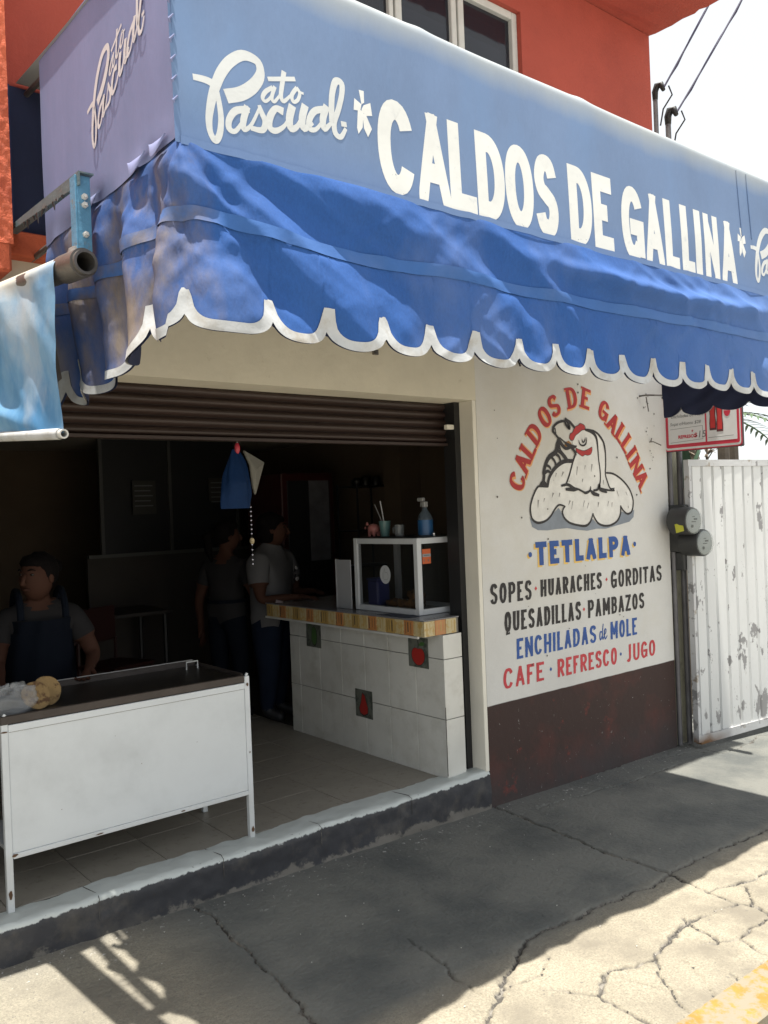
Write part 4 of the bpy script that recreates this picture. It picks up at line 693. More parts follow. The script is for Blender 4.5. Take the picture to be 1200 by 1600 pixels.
g = G(); g.box((.93, 3.335, 2.802), (.962, 3.344, 3.362)); g.mk('back_flap', flat('flap_navy', (.012, .025, .10)), AW)
# frame pipes
g = G()
g.tube([(AX0+.01, 2.085, 3.240), (AX1-.01, 2.085, 3.240)], .014, 8); g.tube([(AX0+.01, AYF+.022, 2.70), (AX1-.01, AYF+.022, 2.70)], .011, 8)
for x in (AX0+.02, (AX0+AX1)/2, AX1-.02):
    g.tube([(x, 2.085, 3.236), (x, 3.36, 3.345)], .011, 8); g.tube([(x, AYF+.025, 2.70), (x, 3.36, 2.715)], .011, 8); g.tube([(x, AYF+.025, 2.70), (x, 2.085, 3.235)], .011, 8)
g.mk('awning_frame', M['tube'], AW)
# lettering on the panel
def pmap(u, v, o):
    a, b, c = panel_xyz(np.float64(u), np.float64(v), o); return (float(a), float(b), float(c))
LTOP = float(np.median([r[4]+.006*(r[1]-1.7) for r in DT['BANNER']]))
for ch, x0, x1, b, t in DT['BANNER']:
    g = G(); glyph(g, ch, x0+.001, x1-.001, max(-.004-.009*(x0-1.7), -.018), LTOP-.006*(x0-1.7), .044 if ch in 'AN' else .052, .066, pmap, off=.0005); g.mk('banner_letter', M['letter'], front)
g = G(); plane_strokes(g, DT['LOGO'], pmap, .0004, step=3e-5, ext=.25); g.mk('script_logo', M['letter2'], front)['label'] = 'white script words Pato Pascual'
L2 = [[[p[0]+DT['DX'][0], p[1]+DT['DX'][1], p[2]] for p in s] for s in DT['LOGO']]
g = G(); plane_strokes(g, [s for s in L2 if max(p[0] for p in s) < AX1-.02], pmap, .0004, step=3e-5, ext=.25); g.mk('script_logo', M['letter2'], front)
for dx, dv in ((0, 0), (DT['DX'][2], DT['DX'][3])):
    g = G()
    for j, p in enumerate(DT['ASTER']): plane_poly(g, [(q[0]+dx, q[1]+dv) for q in p], pmap, .0004+.00005*j)
    g.mk('banner_asterisk', M['letter'], front)
def smap(u, v, o): y = 2.631-(u-1.073)*.9; z = 2.862+.86*v+.2*(u-1.11); return (AX0-.0088-o, y, z)
g = G(); plane_strokes(g, [[[p[0], p[1], p[2]*.82] for p in s] for s in DT['LOGO']], smap, .001, ext=.25); g.mk('script_logo', M['letter3'], AW)['label'] = 'dull script words Pato Pascual on the side panel'
# vertical seams of the sheet near the right logo
for x in (3.90, 3.99):
    g = G(); pts = [pmap(x+.006*math.sin(v*9), v, .003) for v in np.linspace(.24, PV, 14)]; g.tube(pts, .003, 5); g.mk('panel_seam', M['panel'], front)
# =================================================================== SIDE TARP with its roller
TP = empty('hanging_tarp', (.9, 2.8, 2.5), label='pale blue hanging tarp on a roller tube left of the blue awning', cat='tarp')
def tx_(y): return .905-(y-2.45)*.072
def tz_(y): return 2.463+(y-2.49)*.075
g = G(); g.sm = 'auto'; ya, yb_ = 2.455, 3.80
def ringtube(g, p0, p1, ro, ri, n=24):
    p0, p1 = Vector(p0), Vector(p1); d = (p1-p0).normalized(); U = d.orthogonal().normalized(); W = d.cross(U); vs = []; fs = []
    for p, r in ((p0, ro), (p1, ro), (p1, ri), (p0, ri)):
        for k in range(n): a = 2*math.pi*k/n; vs.append(p+(U*math.cos(a)+W*math.sin(a))*r)
    for i in range(4):
        for k in range(n): fs.append([i*n+k, i*n+(k+1) % n, ((i+1) % 4)*n+(k+1) % n, ((i+1) % 4)*n+k])
    g.add(vs, fs)
ringtube(g, (tx_(ya), ya, tz_(ya)), (tx_(yb_), yb_, tz_(yb_)), .036, .028); ringtube(g, (tx_(2.47), 2.47, tz_(2.47)), (tx_(2.6), 2.60, tz_(2.6)), .0425, .0362); g.mk('roller_tube', M['tube'], TP)
Yt, V = np.meshgrid(np.linspace(2.585, 3.75, 120), np.linspace(0, 1, 90), indexing='ij')
ztp = tz_(Yt)+.036; zbt = 1.975+(Yt-2.63)*.072
ff = .018*np.sin((Yt-2.6)*15+V*3.5)*np.exp(-V*1.0)+.02*vnoise(Yt*2.5+V, V*3, 71)*V+.012*vnoise(Yt*8+V*5, V*2.4, 72)+.030*np.exp(-((V-.93+.3*(Yt-2.9))/.07)**2)*np.clip((Yt-2.75)*3, 0, 1)
ff = ff*np.clip(V*6, 0, 1); edge = .012*vnoise(V*3, V*0, 3)
arcp = np.clip(1-V*14, 0, 1); Xt = tx_(Yt)-.044+.03*arcp**2-ff*.9+.02*V
Yt2 = Yt+(edge+.028*V)*np.clip(1-(Yt-2.585)/.2, 0, 1)
gridmesh('tarp_cloth', np.stack([Xt, Yt2, ztp+(zbt-ztp)*V], -1), M['tarp'], TP)
g = G(); g.sm = 'auto'; ringtube(g, (tx_(2.60)-.024, 2.60, 1.970), (tx_(3.75)-.024, 3.75, 2.055), .0145, .010, 16); g.mk('hem_tube', M['tubewhite'], TP)
g = G(); Yh, Vh = np.meshgrid(np.linspace(2.62, 3.74, 60), np.linspace(0, np.pi*2, 13), indexing='ij'); gridmesh('tarp_hem', np.stack([tx_(Yh)-.024+.0175*np.cos(Vh), Yh, 1.970+(Yh-2.6)*.074+.0175*np.sin(Vh)], -1), M['trim'], TP)
# bracket that carries it
BR = empty('awning_bracket', (.96, 3.2, 2.8), label='rusty blue angle iron bracket holding the tarp roller beside the awning corner', cat='bracket')
g = G(); p0 = Vector((.918, 3.36, 2.787)); p1 = Vector((.930, 2.545, 2.757))
def angle_iron(g, p0, p1, w, t):
    g.add([p0+Vector(a) for a in ((0, 0, 0), (w, 0, 0), (w, 0, t), (0, 0, t))]+[p1+Vector(a) for a in ((0, 0, 0), (w, 0, 0), (w, 0, t), (0, 0, t))], [[0, 1, 2, 3], [7, 6, 5, 4], [0, 4, 5, 1], [1, 5, 6, 2], [2, 6, 7, 3], [3, 7, 4, 0]])
    g.add([p0+Vector(a) for a in ((-t, 0, -w*.2), (0, 0, -w*.2), (0, 0, t), (-t, 0, t))]+[p1+Vector(a) for a in ((-t, 0, -w*.9), (0, 0, -w*.9), (0, 0, t), (-t, 0, t))], [[0, 1, 2, 3], [7, 6, 5, 4], [0, 4, 5, 1], [1, 5, 6, 2], [2, 6, 7, 3], [3, 7, 4, 0]])
angle_iron(g, p0, p1, .042, .005); g.mk('bracket_arm', M['bluemetal'], BR)
g = G(); g.box((.918, 2.56, 2.525), (.924, 2.605, 2.755), ch=.001); g.box((.9245, 2.56, 2.525), (.965, 2.566, 2.755), ch=.001); g.mk('hanger_plate', M['plateblue'], BR)
for z in (2.69, 2.665, 2.575):
    g = G(); g.lathe((.945, 2.559, z), [(.010, -.001), (.010, .007), (.005, .0072), (.005, .014), (.001, .014)], 6, axis=(0, -1, 0)); g.mk('bolt', M['tubewhite'], BR)
g = G(); g.tube([(.93, 2.59, 2.53), (.91, 2.57, 2.515), (.905, 2.56, 2.50)], .02, 8); g.mk('hanger_clamp', M['tube'], BR)
g = G()
for k in range(9):
    y = 2.65+k*.05+random.uniform(-.01, .01); z = 2.757+(y-2.545)*.037-.045+.04*(y-2.6); l = random.uniform(.004, .038)*(1 if k % 3 else 1.5); g.tube([(.914, y, z), (.912+random.uniform(-.004, .004), y+random.uniform(-.01, .01), z-l)], [.006, .001], 5)
tag(g.mk('torn_threads', M['black'], BR), kind='stuff')
# rag of dirty canvas hanging beside the roller
Yr, V = np.meshgrid(np.linspace(0, 1, 10), np.linspace(0, 1, 24), indexing='ij')
tag(gridmesh('canvas_rag', np.stack([.965-.02*Yr-.012*np.sin(V*4), 2.93+.085*Yr*(1-.3*V)-.02*V, 2.52-.33*V-.03*Yr], -1), mat('rag', (.17, .14, .12), .9, .2, 8, bump=.3)), label='narrow strip of dirt grey canvas hanging behind the roller tube end', cat='canvas')
# =================================================================== GATE
GD = Vector((.994, -.108, 0)); GS = Vector((5.385, 3.235, 0))
def gp_(u, d, z): p = GS+GD*u+Vector((.108, .994, 0))*d; return (p.x, p.y, z+zp(p.x)*.0)
GT = empty('metal_gate', (6.2, 3.2, 0), label='white corrugated steel gate with peeling paint right of the shop wall', cat='gate')
def gbox(g, u0, u1, d0, d1, z0, z1):
    g.add([gp_(*a) for a in ((u0, d0, z0), (u1, d0, z0), (u1, d1, z0), (u0, d1, z0), (u0, d0, z1), (u1, d0, z1), (u1, d1, z1), (u0, d1, z1))], [[0, 3, 2, 1], [4, 5, 6, 7], [0, 1, 5, 4], [1, 2, 6, 5], [2, 3, 7, 6], [3, 0, 4, 7]])
g = G(); gbox(g, -.03, 2.7, .0, .04, 1.925, 1.972); gbox(g, -.03, -.005, -.004, .04, .0, 1.9248); g.mk('gate_frame', M['gateframe'], GT)
g = G(); gbox(g, -.004, 2.7, -.004, .04, -.015, .045); g.mk('bottom_rail', M['gateframe'], GT)
rib = .118; u = 0.0
while u < 2.6:
    g = G(); w = rib; prof = [(0, .026), (.012, .026), (.020, .006), (w-.012, .004), (w-.004, .026), (w, .026)]
    vs = []
    for (a, d) in prof:
        d2 = d+random.uniform(-.001, .001)
        for z in (.046, .6, 1.2, 1.924): vs.append(gp_(u+a, d2+.0015*math.sin(z*7+u*9), z))
    fs = []
    for i in range(5):
        for j in range(3): fs.append([i*4+j, (i+1)*4+j, (i+1)*4+j+1, i*4+j+1])
    g.add(vs, fs); g.mk('gate_panel', M['gate'], GT); u += w
g = G(); gbox(g, -.02, 2.7, .028, .033, .046, 1.924); g.mk('gate_backing', M['gateframe'], GT)
# narrow post strip between wall and gate
ps = G(); ps.box((5.301, 3.40, -.15), (5.52, 3.62, 2.9)); tag(ps.mk('gate_post', mat('post_pale', (.34, .32, .23), .9, .15, 6, col2=(.2, .19, .15), mixscale=8, mixlo=.55, mixhi=.7, bump=.3, bscale=30)), label='dirty cream masonry post between the shop wall and the gate', cat='post')
# two conduits with meters
for i, (x, y, r, zt) in enumerate(((5.325, 3.362, .019, 4.70), (5.405, 3.345, .022, 4.55))):
    pass
def conduit(x, y, r, top, lab, cab):
    o = empty('electric_conduit', (x, y, 0), label=lab, cat='conduit', group='electric conduits beside the gate')
    g = G(); g.sm = 'auto'; g.tube([(x, y, -.03), (x, y, 2.0), (x+.15, y+.1, 2.9), (cab[0], cab[1], 3.4), (cab[0], cab[1], top)], r, 10); g.mk('pipe', M['pipe'], o)
    g = G(); g.sm = True; c = Vector((cab[0], cab[1], top)); g.tube([c, c+Vector((0, 0, .06)), c+Vector((.005, -.015, .10)), c+Vector((.01, -.045, .10)), c+Vector((.01, -.065, .05))], [r*1.1, r*1.35, r*1.5, r*1.3, r*.8], 10); g.mk('weatherhead', M['black'], o)
    g = G(); g.tube([c+Vector((.02, -.1, .07)), c+Vector((.03, -.12, .0)), c+Vector((.02, -.05, -.08)), c+Vector((.0, -.035, -.2))], .006, 5); g.mk('cable_loop', M['black'], o)
    e = Vector(cab[2]); pts = []
    for t in np.linspace(0, 1, 14): p = (c+Vector((.01, -.06, .06))).lerp(e, t); p.z -= .12*math.sin(math.pi*t); pts.append(p)
    g = G(); g.tube(pts, .008, 6); 
    p2 = [p+Vector((.012*math.sin(i*2.1), .0, .010*math.cos(i*2.1))) for i, p in enumerate(pts)]; g.tube(p2, .005, 5); g.mk('service_cable', M['pipecab'], o)
    return o
M['pipe'] = mat('conduit_grey', (.14, .135, .14), .55, .25, 8, metal=.3, bump=.15); M['pipecab'] = mat('cable_bluegrey', (.05, .045, .09), .6)
conduit(5.325, 3.362, .017, 4.64, 'dark conduit against the wall edge with the taller wired top', (5.567, 3.52, (6.35, 2.4, 7.2)))
conduit(5.412, 3.34, .020, 4.50, 'dark conduit nearer the gate with the shorter wired top', (5.725, 3.52, (6.75, 2.4, 7.2)))
def meter(c, lab, tagd, d=(-.06, -1, 0)):
    c = Vector(c); d = Vector(d).normalized(); o = empty('electric_meter', c, label=lab, cat='electric meter', group='electric meters by the gate')
    g = G(); g.sm = 'auto'; g.lathe(c, [(.06, -.08), (.094, -.07), (.094, .070), (.089, .076)], 24, axis=d); g.mk('meter_base', M['meterbody'], o)
    g = G(); g.sm = 'auto'; g.lathe(c+d*.0765, [(.087, 0), (.087, .012), (.080, .020), (.060, .024), (.0001, .025)], 24, axis=d); g.mk('glass_cover', M['meterglass'], o)
    g = G(); g.lathe(c+d*.078, [(.082, 0), (.074, .002), (.0001, .0025)], 20, axis=d); g.mk('dial_plate', M['dial'], o)
    U = d.cross(Vector((0, 0, 1))).normalized(); W = U.cross(d).normalized()
    g = G()
    for a, b, w, h in ((-.02, .012, .04, .012), (0, -.005, .05, .006), (.0, .03, .03, .005)):
        q = c+d*.0820+U*a+W*b; g.add([q-U*w/2-W*h/2, q+U*w/2-W*h/2, q+U*w/2+W*h/2, q-U*w/2+W*h/2], [[0, 1, 2, 3]])
    q = c+d*.082+W*-.035+U*.02; g.lathe(q, [(.011, 0), (.011, .004), (.0001, .005)], 10, axis=d); g.mk('dial_marks', M['black'], o)
    if tagd:
        g = G(); q = c+U*-.02+W*-.02+d*.01; R = Vector((-.93, 0, -.35)).normalized(); q = c+R*.0975+d*.02
        T = Vector((0, -1, 0)); g.add([q+T*.03+Vector((0, 0, .03)), q-T*.03+Vector((0, 0, .015)), q-T*.02+Vector((0, 0, -.045)), q+T*.04+Vector((0, 0, -.03))], [[0, 1, 2, 3]]); g.mk('yellow_tag', M['ytag'], o)
    return o
M['meterbody'] = mat('meter_body', (.035, .036, .036), .5, .2, 8, bump=.1); M['meterglass'] = mat('meter_cover', (.42, .47, .45), .12, .05, 8, bump=0, alpha=.25); M['dial'] = mat('meter_dial', (.27, .29, .285), .5, .1, 30, bump=0); M['ytag'] = mat('yellow_sticker', (.55, .55, .05), .6, .1)
meter((5.262, 3.235, 1.548), 'upper round electric meter with a yellow tag beside the gate', True)
meter((5.372, 3.222, 1.394), 'lower round electric meter protruding over the gate edge', False)
g = G(); g.box((5.302, 3.25, 1.33), (5.44, 3.399, 1.66), ch=.008); g.box((5.33, 3.28, 1.20), (5.46, 3.398, 1.329), ch=.008); tag(g.mk('meter_box', M['meterbody']), label='black junction box behind the two round meters', cat='junction box')
# =================================================================== PRICE BOARD (flag sign)
SX = 5.30; S = empty('price_board', (SX, 3.1, 2.3), label='white price board with red border hanging over the gate edge', cat='sign')
y0, y1, z0, z1 = 3.385, 2.805, 2.030, 2.56
def rrect(g, ya, yb, za, zb, r, x, mi=0, n=5):
    pts = []
    for cy, cz, a0 in ((yb+r, za+r, 180), (yb+r, zb-r, 90), (ya-r, zb-r, 0), (ya-r, za+r, -90)):
        for k in range(n+1): a = math.radians(a0+ (90-0)*(1-k/n) if False else a0+90-90*k/n); pts.append((x, cy+r*math.cos(a), cz+r*math.sin(a)))
    # order by angle
    c = Vector((x, (ya+yb)/2, (za+zb)/2)); pts.sort(key=lambda p: math.atan2(p[2]-c.z, p[1]-c.y)); g.add([(*c,)]+pts, [[0, 1+i, 1+(i+1) % len(pts)] for i in range(len(pts))], mi)
M['b_red'] = flat('board_red', (.50, .03, .06), .4); M['b_white'] = flat('board_white', (.62, .63, .62), .35); M['b_edge'] = flat('board_edge', (.05, .035, .04)); M['b_bottle'] = flat('bottle_red', (.48, .03, .03)); M['b_ink'] = flat('board_ink', (.14, .15, .15)); M['b_brown'] = flat('bottle_brown', (.09, .02, .025))
g = G(); g.box((SX, y1, z0), (SX+.022, y0, z1), ch=.006); g.mk('board_body', M['b_edge'], S)
g = G(); rrect(g, y0-.004, y1+.004, z0+.004, z1-.004, .025, SX-.001, 0); rrect(g, y0-.012, y1+.012, z0+.012, z1-.012, .02, SX-.002, 1); rrect(g, y0-.020, y1+.020, z0+.026, z1-.020, .015, SX-.003, 0); rrect(g, y0-.040, y1+.036, z0+.050, z1-.04, .004, SX-.004, 1)
g.mk('board_face', [M['b_red'], M['b_white']], S)
def bm_(u, v, o): return (SX-.0045-o, y0-u, z0+v)
g = G(); plane_strokes(g, [[(.325, .048, .012), (.325, .50, .012)]], bm_, .0002); plane_strokes(g, [[(.055, .155, .0025), (.30, .162, .0025)], [(.30, .162, .0025), (.30, .072, .0025)], [(.300, .072, .0025), (.055, .062, .0025)]], bm_, .0003, mi=1); plane_strokes(g, [[(.34, .075, .003), (.52, .077, .003)]], bm_, .0004, mi=1); g.mk('board_lines', [M['b_red'], M['b_ink']], S)
MB4 = Matrix(((0, 0, -1, SX-.0052), (-1, 0, 0, y0), (0, 1, 0, z0), (0, 0, 0, 1)))
def btext(s, u, v, size, m, sh=0.0, off=0.0): return text_mesh('board_text', s, size, m, MB4 @ Matrix.Translation((u, v, 0)), S, shear=sh, off=off, align='LEFT')
btext('REFRESCO', .115, .088, .030, M['b_red'], off=.0012); btext('+', .215, .122, .03, M['b_red'], off=.001); btext('$', .238, .090, .040, M['b_red'], off=.001)
btext('15', .258, .083, .066, M['b_ink'], sh=.15); btext('\u00b7Enchiladas de Mole', .055, .232, .032, M['b_ink'], sh=.25); btext('Sope c/Huevo $28', .055, .180, .031, M['b_ink'], sh=.2); btext('\u00b7Quesadillas', .055, .285, .03, M['b_ink'], sh=.2)
for k, (u, zb2) in enumerate(((.375, .125), (.425, .112))):
    g = G(); o = [(-.021, 0), (.021, 0), (.022, .05), (.018, .10), (.022, .16), (.020, .22), (.009, .30), (.009, .34), (-.009, .34), (-.009, .30), (-.020, .22), (-.022, .16), (-.018, .10), (-.022, .05)]
    plane_poly(g, [(u+a*1.12, zb2+b-.003) for a, b in o], bm_, .0006+.0004*k, 1); plane_poly(g, [(u+a*.80, zb2+.012+b*.93) for a, b in o], bm_, .0008+.0004*k, 0); g.mk('printed_bottle', [M['b_bottle'], M['b_brown']], S)
g = G(); pts = [(.478+.024*math.cos(a), .245+.040*math.sin(a)) for a in np.linspace(0, 2*math.pi, 24)[:-1]]; plane_poly(g, pts, bm_, .0007, 0); g.mk('round_logo', M['b_red'], S)
text_mesh('logo_script', 'Coca-Cola', .012, M['b_white'], MB4 @ Matrix.Translation((.478, .243, .0012)), S, shear=.35)
g = G(); g.tube([(SX-.03, D, 2.41), (SX+.01, 3.1, 2.57), (SX+.011, 2.9, 2.575)], .007, 6); g.tube([(SX+.011, 3.3, 2.565), (SX+.011, 3.3, 2.55)], .005, 5); g.mk('hanging_arm', M['tube'], S)
# =================================================================== PLANTS beyond the gate
def blade(g, p, d, l, w, droop, n=7):
    p = Vector(p); d = Vector(d).normalized(); s = d.cross(Vector((0, 0, 1))).normalized(); vs = []
    for i in range(n+1):
        t = i/n; q = p+d*l*t-Vector((0, 0, droop*t*t)); ww = w*math.sin(math.pi*min(.98, .12+t*.88))**.7; vs += [q-s*ww/2+Vector((0, 0, ww*.15)), q, q+s*ww/2+Vector((0, 0, ww*.15))]
    fs = []
    for i in range(n): fs += [[3*i, 3*i+1, 3*i+4, 3*i+3], [3*i+1, 3*i+2, 3*i+5, 3*i+4]]
    g.add(vs, fs)
M['leaf'] = mat('palm_leaf', (.06, .10, .045), .5, .3, 4, bump=.1); M['leaf2'] = mat('agave_leaf', (.035, .075, .04), .5, .3, 5, bump=.1); M['bark'] = mat('dry_bark', (.16, .13, .10), .9, .2, 9, bump=.5)
pl = empty('palm_plant', (8.6, 5.3, 0), label='green palm with narrow arching fronds behind the gate', cat='palm')
g = G(); g.tube([(8.75, 5.25, -.04), (8.7, 5.25, 1.6), (8.72, 5.2, 2.5)], [.10, .08, .07], 9); g.mk('trunk', M['bark'], pl)
for k in range(13):
    a = 2*math.pi*k/13+.2; e = .25+.25*(k % 3); c0 = Vector((8.72, 5.2, 2.5)); d = Vector((math.cos(a)*math.cos(e), math.sin(a)*math.cos(e), math.sin(e)+.2)); g = G(); pts = []
    for t in np.linspace(0, 1, 9): pts.append(c0+d*1.25*t-Vector((0, 0, .75*t*t)))
    g.tube(pts, [.010]*8+[.003], 5); s = d.cross(Vector((0, 0, 1))).normalized()
    for i in range(1, 9):
        for sg in (-1, 1):
            for q in (0, .5): p = pts[i-1].lerp(pts[i], q); blade(g, p, s*sg+d*.8-Vector((0, 0, .25)), .34*(1-.05*i), .035, .08, 4)
    g.mk('frond', M['leaf'], pl)
def succ(name, x, y, h, lab, n=9):
    o = empty(name, (x, y, 0), label=lab, cat='plant', group='plants behind the gate'); g = G(); g.tube([(x, y, -.04), (x, y, h-.35)], [.06, .05], 8); g.mk('stem', M['bark'], o)
    for k in range(n):
        a = 2*math.pi*k/n+random.random(); g = G(); blade(g, (x, y, h-.38), (math.cos(a)*.35, math.sin(a)*.35, 1), random.uniform(.36, .5), .09, .02); g.mk('leaf', M['leaf2'], o)
succ('agave', 7.02, 3.9, 2.62, 'dark green pointed plant nearest the price board behind the gate', 7)
succ('agave', 7.55, 4.1, 2.72, 'dark green pointed plant at the right picture edge behind the gate', 7)
succ('agave', 6.25, 3.8, 2.14, 'low leafy plant just above the gate top under the price board')
for k, (x, y, h) in enumerate(((5.75, 3.75, 2.14), (5.98, 3.72, 2.16), (6.5, 3.85, 2.15), (6.75, 3.9, 2.12))):
    o = empty('potted_stem', (x, y, 0), label=['thin bare twig stem left of the low leafy plant behind the gate', 'forked twig touching the low leafy plant behind the gate', 'dry curled twig right of the low leafy plant behind the gate', 'short dry twig beside the dark pointed plant behind the gate'][k], cat='plant', group='plants behind the gate')
    g = G(); g.tube([(x, y, -.04), (x+.02, y, 1.5), (x, y, h)], [.02, .015, .008], 6)
    for j in range(9): a = random.uniform(0, 6.3); zz0 = random.uniform(1.9, h); g.tube([(x, y, zz0), (x+.08*math.cos(a), y+.08*math.sin(a), zz0+.07), (x+.12*math.cos(a), y+.12*math.sin(a), zz0+.05)], [.006, .005, .002], 5)
    for j in range(6): a = random.uniform(0, 6.3); blade(g, (x, y, random.uniform(1.95, h)), (math.cos(a), math.sin(a), .8), .12, .035, .03, 4)
    g.mk('stem', M['bark'], o)
g = G(); g.box((5.6, 11.0, -.1), (30, 11.3, 2.15)); tag(g.mk('yard_wall', M['beige']), label='low cream wall far behind the gate', cat='wall')
# =================================================================== GRIDDLE STAND
GR = empty('griddle_stand', (1.43, 3.7, .2), label='white metal griddle stand with a black hot plate in the doorway', cat='griddle')
GX_0, GX_1, GYF, GYB = .882, 1.975, 3.485, 3.985
for x, y in ((GX_0, GYF), (GX_1-.026, GYF), (GX_0, GYB-.026), (GX_1-.026, GYB-.026)):
    g = G(); g.box((x, y, .2005), (x+.026, y+.026, .95 if y > 3.6 else .955), ch=.002); g.mk('leg', M['whitemetal'], GR)
g = G(); g.box((GX_0+.0265, GYF+.004, .425), (GX_1-.0265, GYF+.022, .925), ch=.001); fp = g.mk('front_panel', M['whitemetal'], GR)
for a, b in (((GX_0+.0265, .897), (GX_1-.0265, .925)), ((GX_0+.0265, .405), (GX_1-.0265, .4245))):
    g = G(); g.box((a[0], GYF-.002, a[1]), (b[0], GYF+.020, b[1]), ch=.0015); g.mk('front_rail', M['whitemetal'], GR)
g = G(); g.box((GX_0+.03, GYF+.0015, .8955), (GX_1-.03, GYF+.0035, .8965)); g.mk('panel_joint', M['rim'], fp)
g = G(); g.box((GX_0+.03, GYF+.03, .40), (GX_1-.03, GYB-.03, .415)); g.box((1.42, GYF+.2, .36), (1.44, GYF+.22, .40)); g.mk('lower_shelf', M['whitemetal'], GR)
g = G(); g.box((GX_0+.005, GYF+.01, .926), (GX_1-.01, GYB, .948)); g.mk('griddle_plate', M['iron'], GR)
g = G()
g.box((GX_0-.004, GYF-.005, .928), (GX_1-.028, GYF+.009, .962), ch=.003); g.box((GX_0-.004, GYB+.0005, .928), (GX_1-.028, GYB+.012, .975), ch=.003)
g.box((GX_1-.0275, GYF+.028, .928), (GX_1-.015, GYB-.03, .965), ch=.003); g.mk('griddle_rim', M['rim'], GR)
g = G(); g.box((GX_0, GYB+.002, .9755), (GX_1-.04, GYB+.009, .979)); g.mk('rim_edge', flat('rim_bright', (.35, .34, .33), .35), GR)
g = G(); g.tube([(1.86, 3.90, .948), (1.86, 3.90, .985), (1.92, 3.90, .985), (1.92, 3.90, .948)], .004, 6); g.mk('plate_handle', M['tubewhite'], GR)
for x in (GX_0+.013, GX_1-.013):
    g = G(); g.tube([(x-.004, GYF+.004, .957), (x+.004, GYF+.002, .968)], .006, 6); g.mk('leg_cap', M['whitemetal'], GR)
# stacked tortillas leaning in a clear bag
def tort(c, r, rot, lab):
    g = G(); g.sm = 'auto'; n = 28; c = Vector(c); R = Euler(rot).to_matrix(); vs = []; fs = []
    for i, (q, h) in enumerate(((.0001, .004), (.5, .005), (.85, .0055), (1.0, .003), (1.0, -.002), (.85, -.004), (.0001, -.004))):
        for k in range(n): a = 2*math.pi*k/n; rr = r*q*(1+.02*math.sin(3*a+c.x*40)+.012*math.sin(7*a)); vs.append(c+R @ Vector((rr*math.cos(a), rr*math.sin(a), h+.004*q*math.sin(2*a))))
    for i in range(6):
        for k in range(n): fs.append([i*n+k, i*n+(k+1) % n, (i+1)*n+(k+1) % n, (i+1)*n+k])
    g.add(vs, fs); return tag(g.mk('tortilla', M['tort']), label=lab, cat='tortilla', group='toasted tortillas on the griddle')
tort((1.105, 3.63, 1.008), .062, (1.15, .2, .25), 'toasted tortilla behind, farther to the right on the griddle')
tort((1.045, 3.585, 1.003), .060, (1.05, .15, .15), 'toasted tortilla in front, half covered by clear plastic')
n, k = 40, 24; U, V = np.meshgrid(np.linspace(0, 2*np.pi, n), np.linspace(0.02, np.pi*.62, k), indexing='ij')
rr = 1+.12*np.sin(U*5+V*4)+.10*vnoise(U*3, V*5, 5)
tag(gridmesh('plastic_bag', np.stack([.945+.115*np.sin(V)*np.cos(U)*rr, 3.585+.06*np.sin(V)*np.sin(U)*rr, .950+.105*(np.cos(V)*.95+.38)*rr*.75], -1), M['plastic']), label='crumpled clear plastic bag of tortillas at the left end of the griddle', cat='plastic bag')
# =================================================================== COUNTER
CT = empty('counter', (3.3, 4.2, .2), label='white tiled serving counter with fruit tiles and a patterned top edge', cat='counter')
g = G(); g.box((3.181, 3.458, .2), (3.312, 5.012, .998)); g.box((3.3121, 3.62, .2), (3.62, 5.011, .998)); cb = g.mk('counter_body', M['grout'], CT)
rows = [(.2005, .527), (.531, .861), (.865, .998)]; cols = [3.4535]
y = 3.445
ys = [3.4535, 3.687, 3.930, 4.166, 4.410, 4.652, 4.894, 5.012]
for (z0, z1) in rows:
    for a, b in zip(ys[:-1], ys[1:]):
        g = G(); dx = random.uniform(-.0008, .0008); g.box((3.173+dx, a+.0015, z0), (3.1805, b-.0015, z1), ch=.0012); g.mk('wall_tile', M['tile'], CT)
    for a, b in ((3.1735, 3.314),):
        g = G(); g.box((a, 3.4455, z0), (b, 3.4575, z1), ch=.0012); g.mk('wall_tile', M['tile'], CT)
g = G(); g.tube([(3.172, 3.4445, .22), (3.1715, 3.444, .60)], .0022, 5); g.mk('corner_crack', M['crack'], CT)
M['f_bg'] = mat('fruit_tile_ground', (.13, .14, .12), .35, .25, 14, col2=(.06, .07, .06), mixscale=16, mixlo=.5, mixhi=.58, bump=.02); M['f_red'] = flat('fruit_red', (.36, .03, .025), .3); M['f_green'] = flat('fruit_green', (.06, .14, .04), .3); M['f_line'] = flat('fruit_line', (.03, .03, .03), .4)
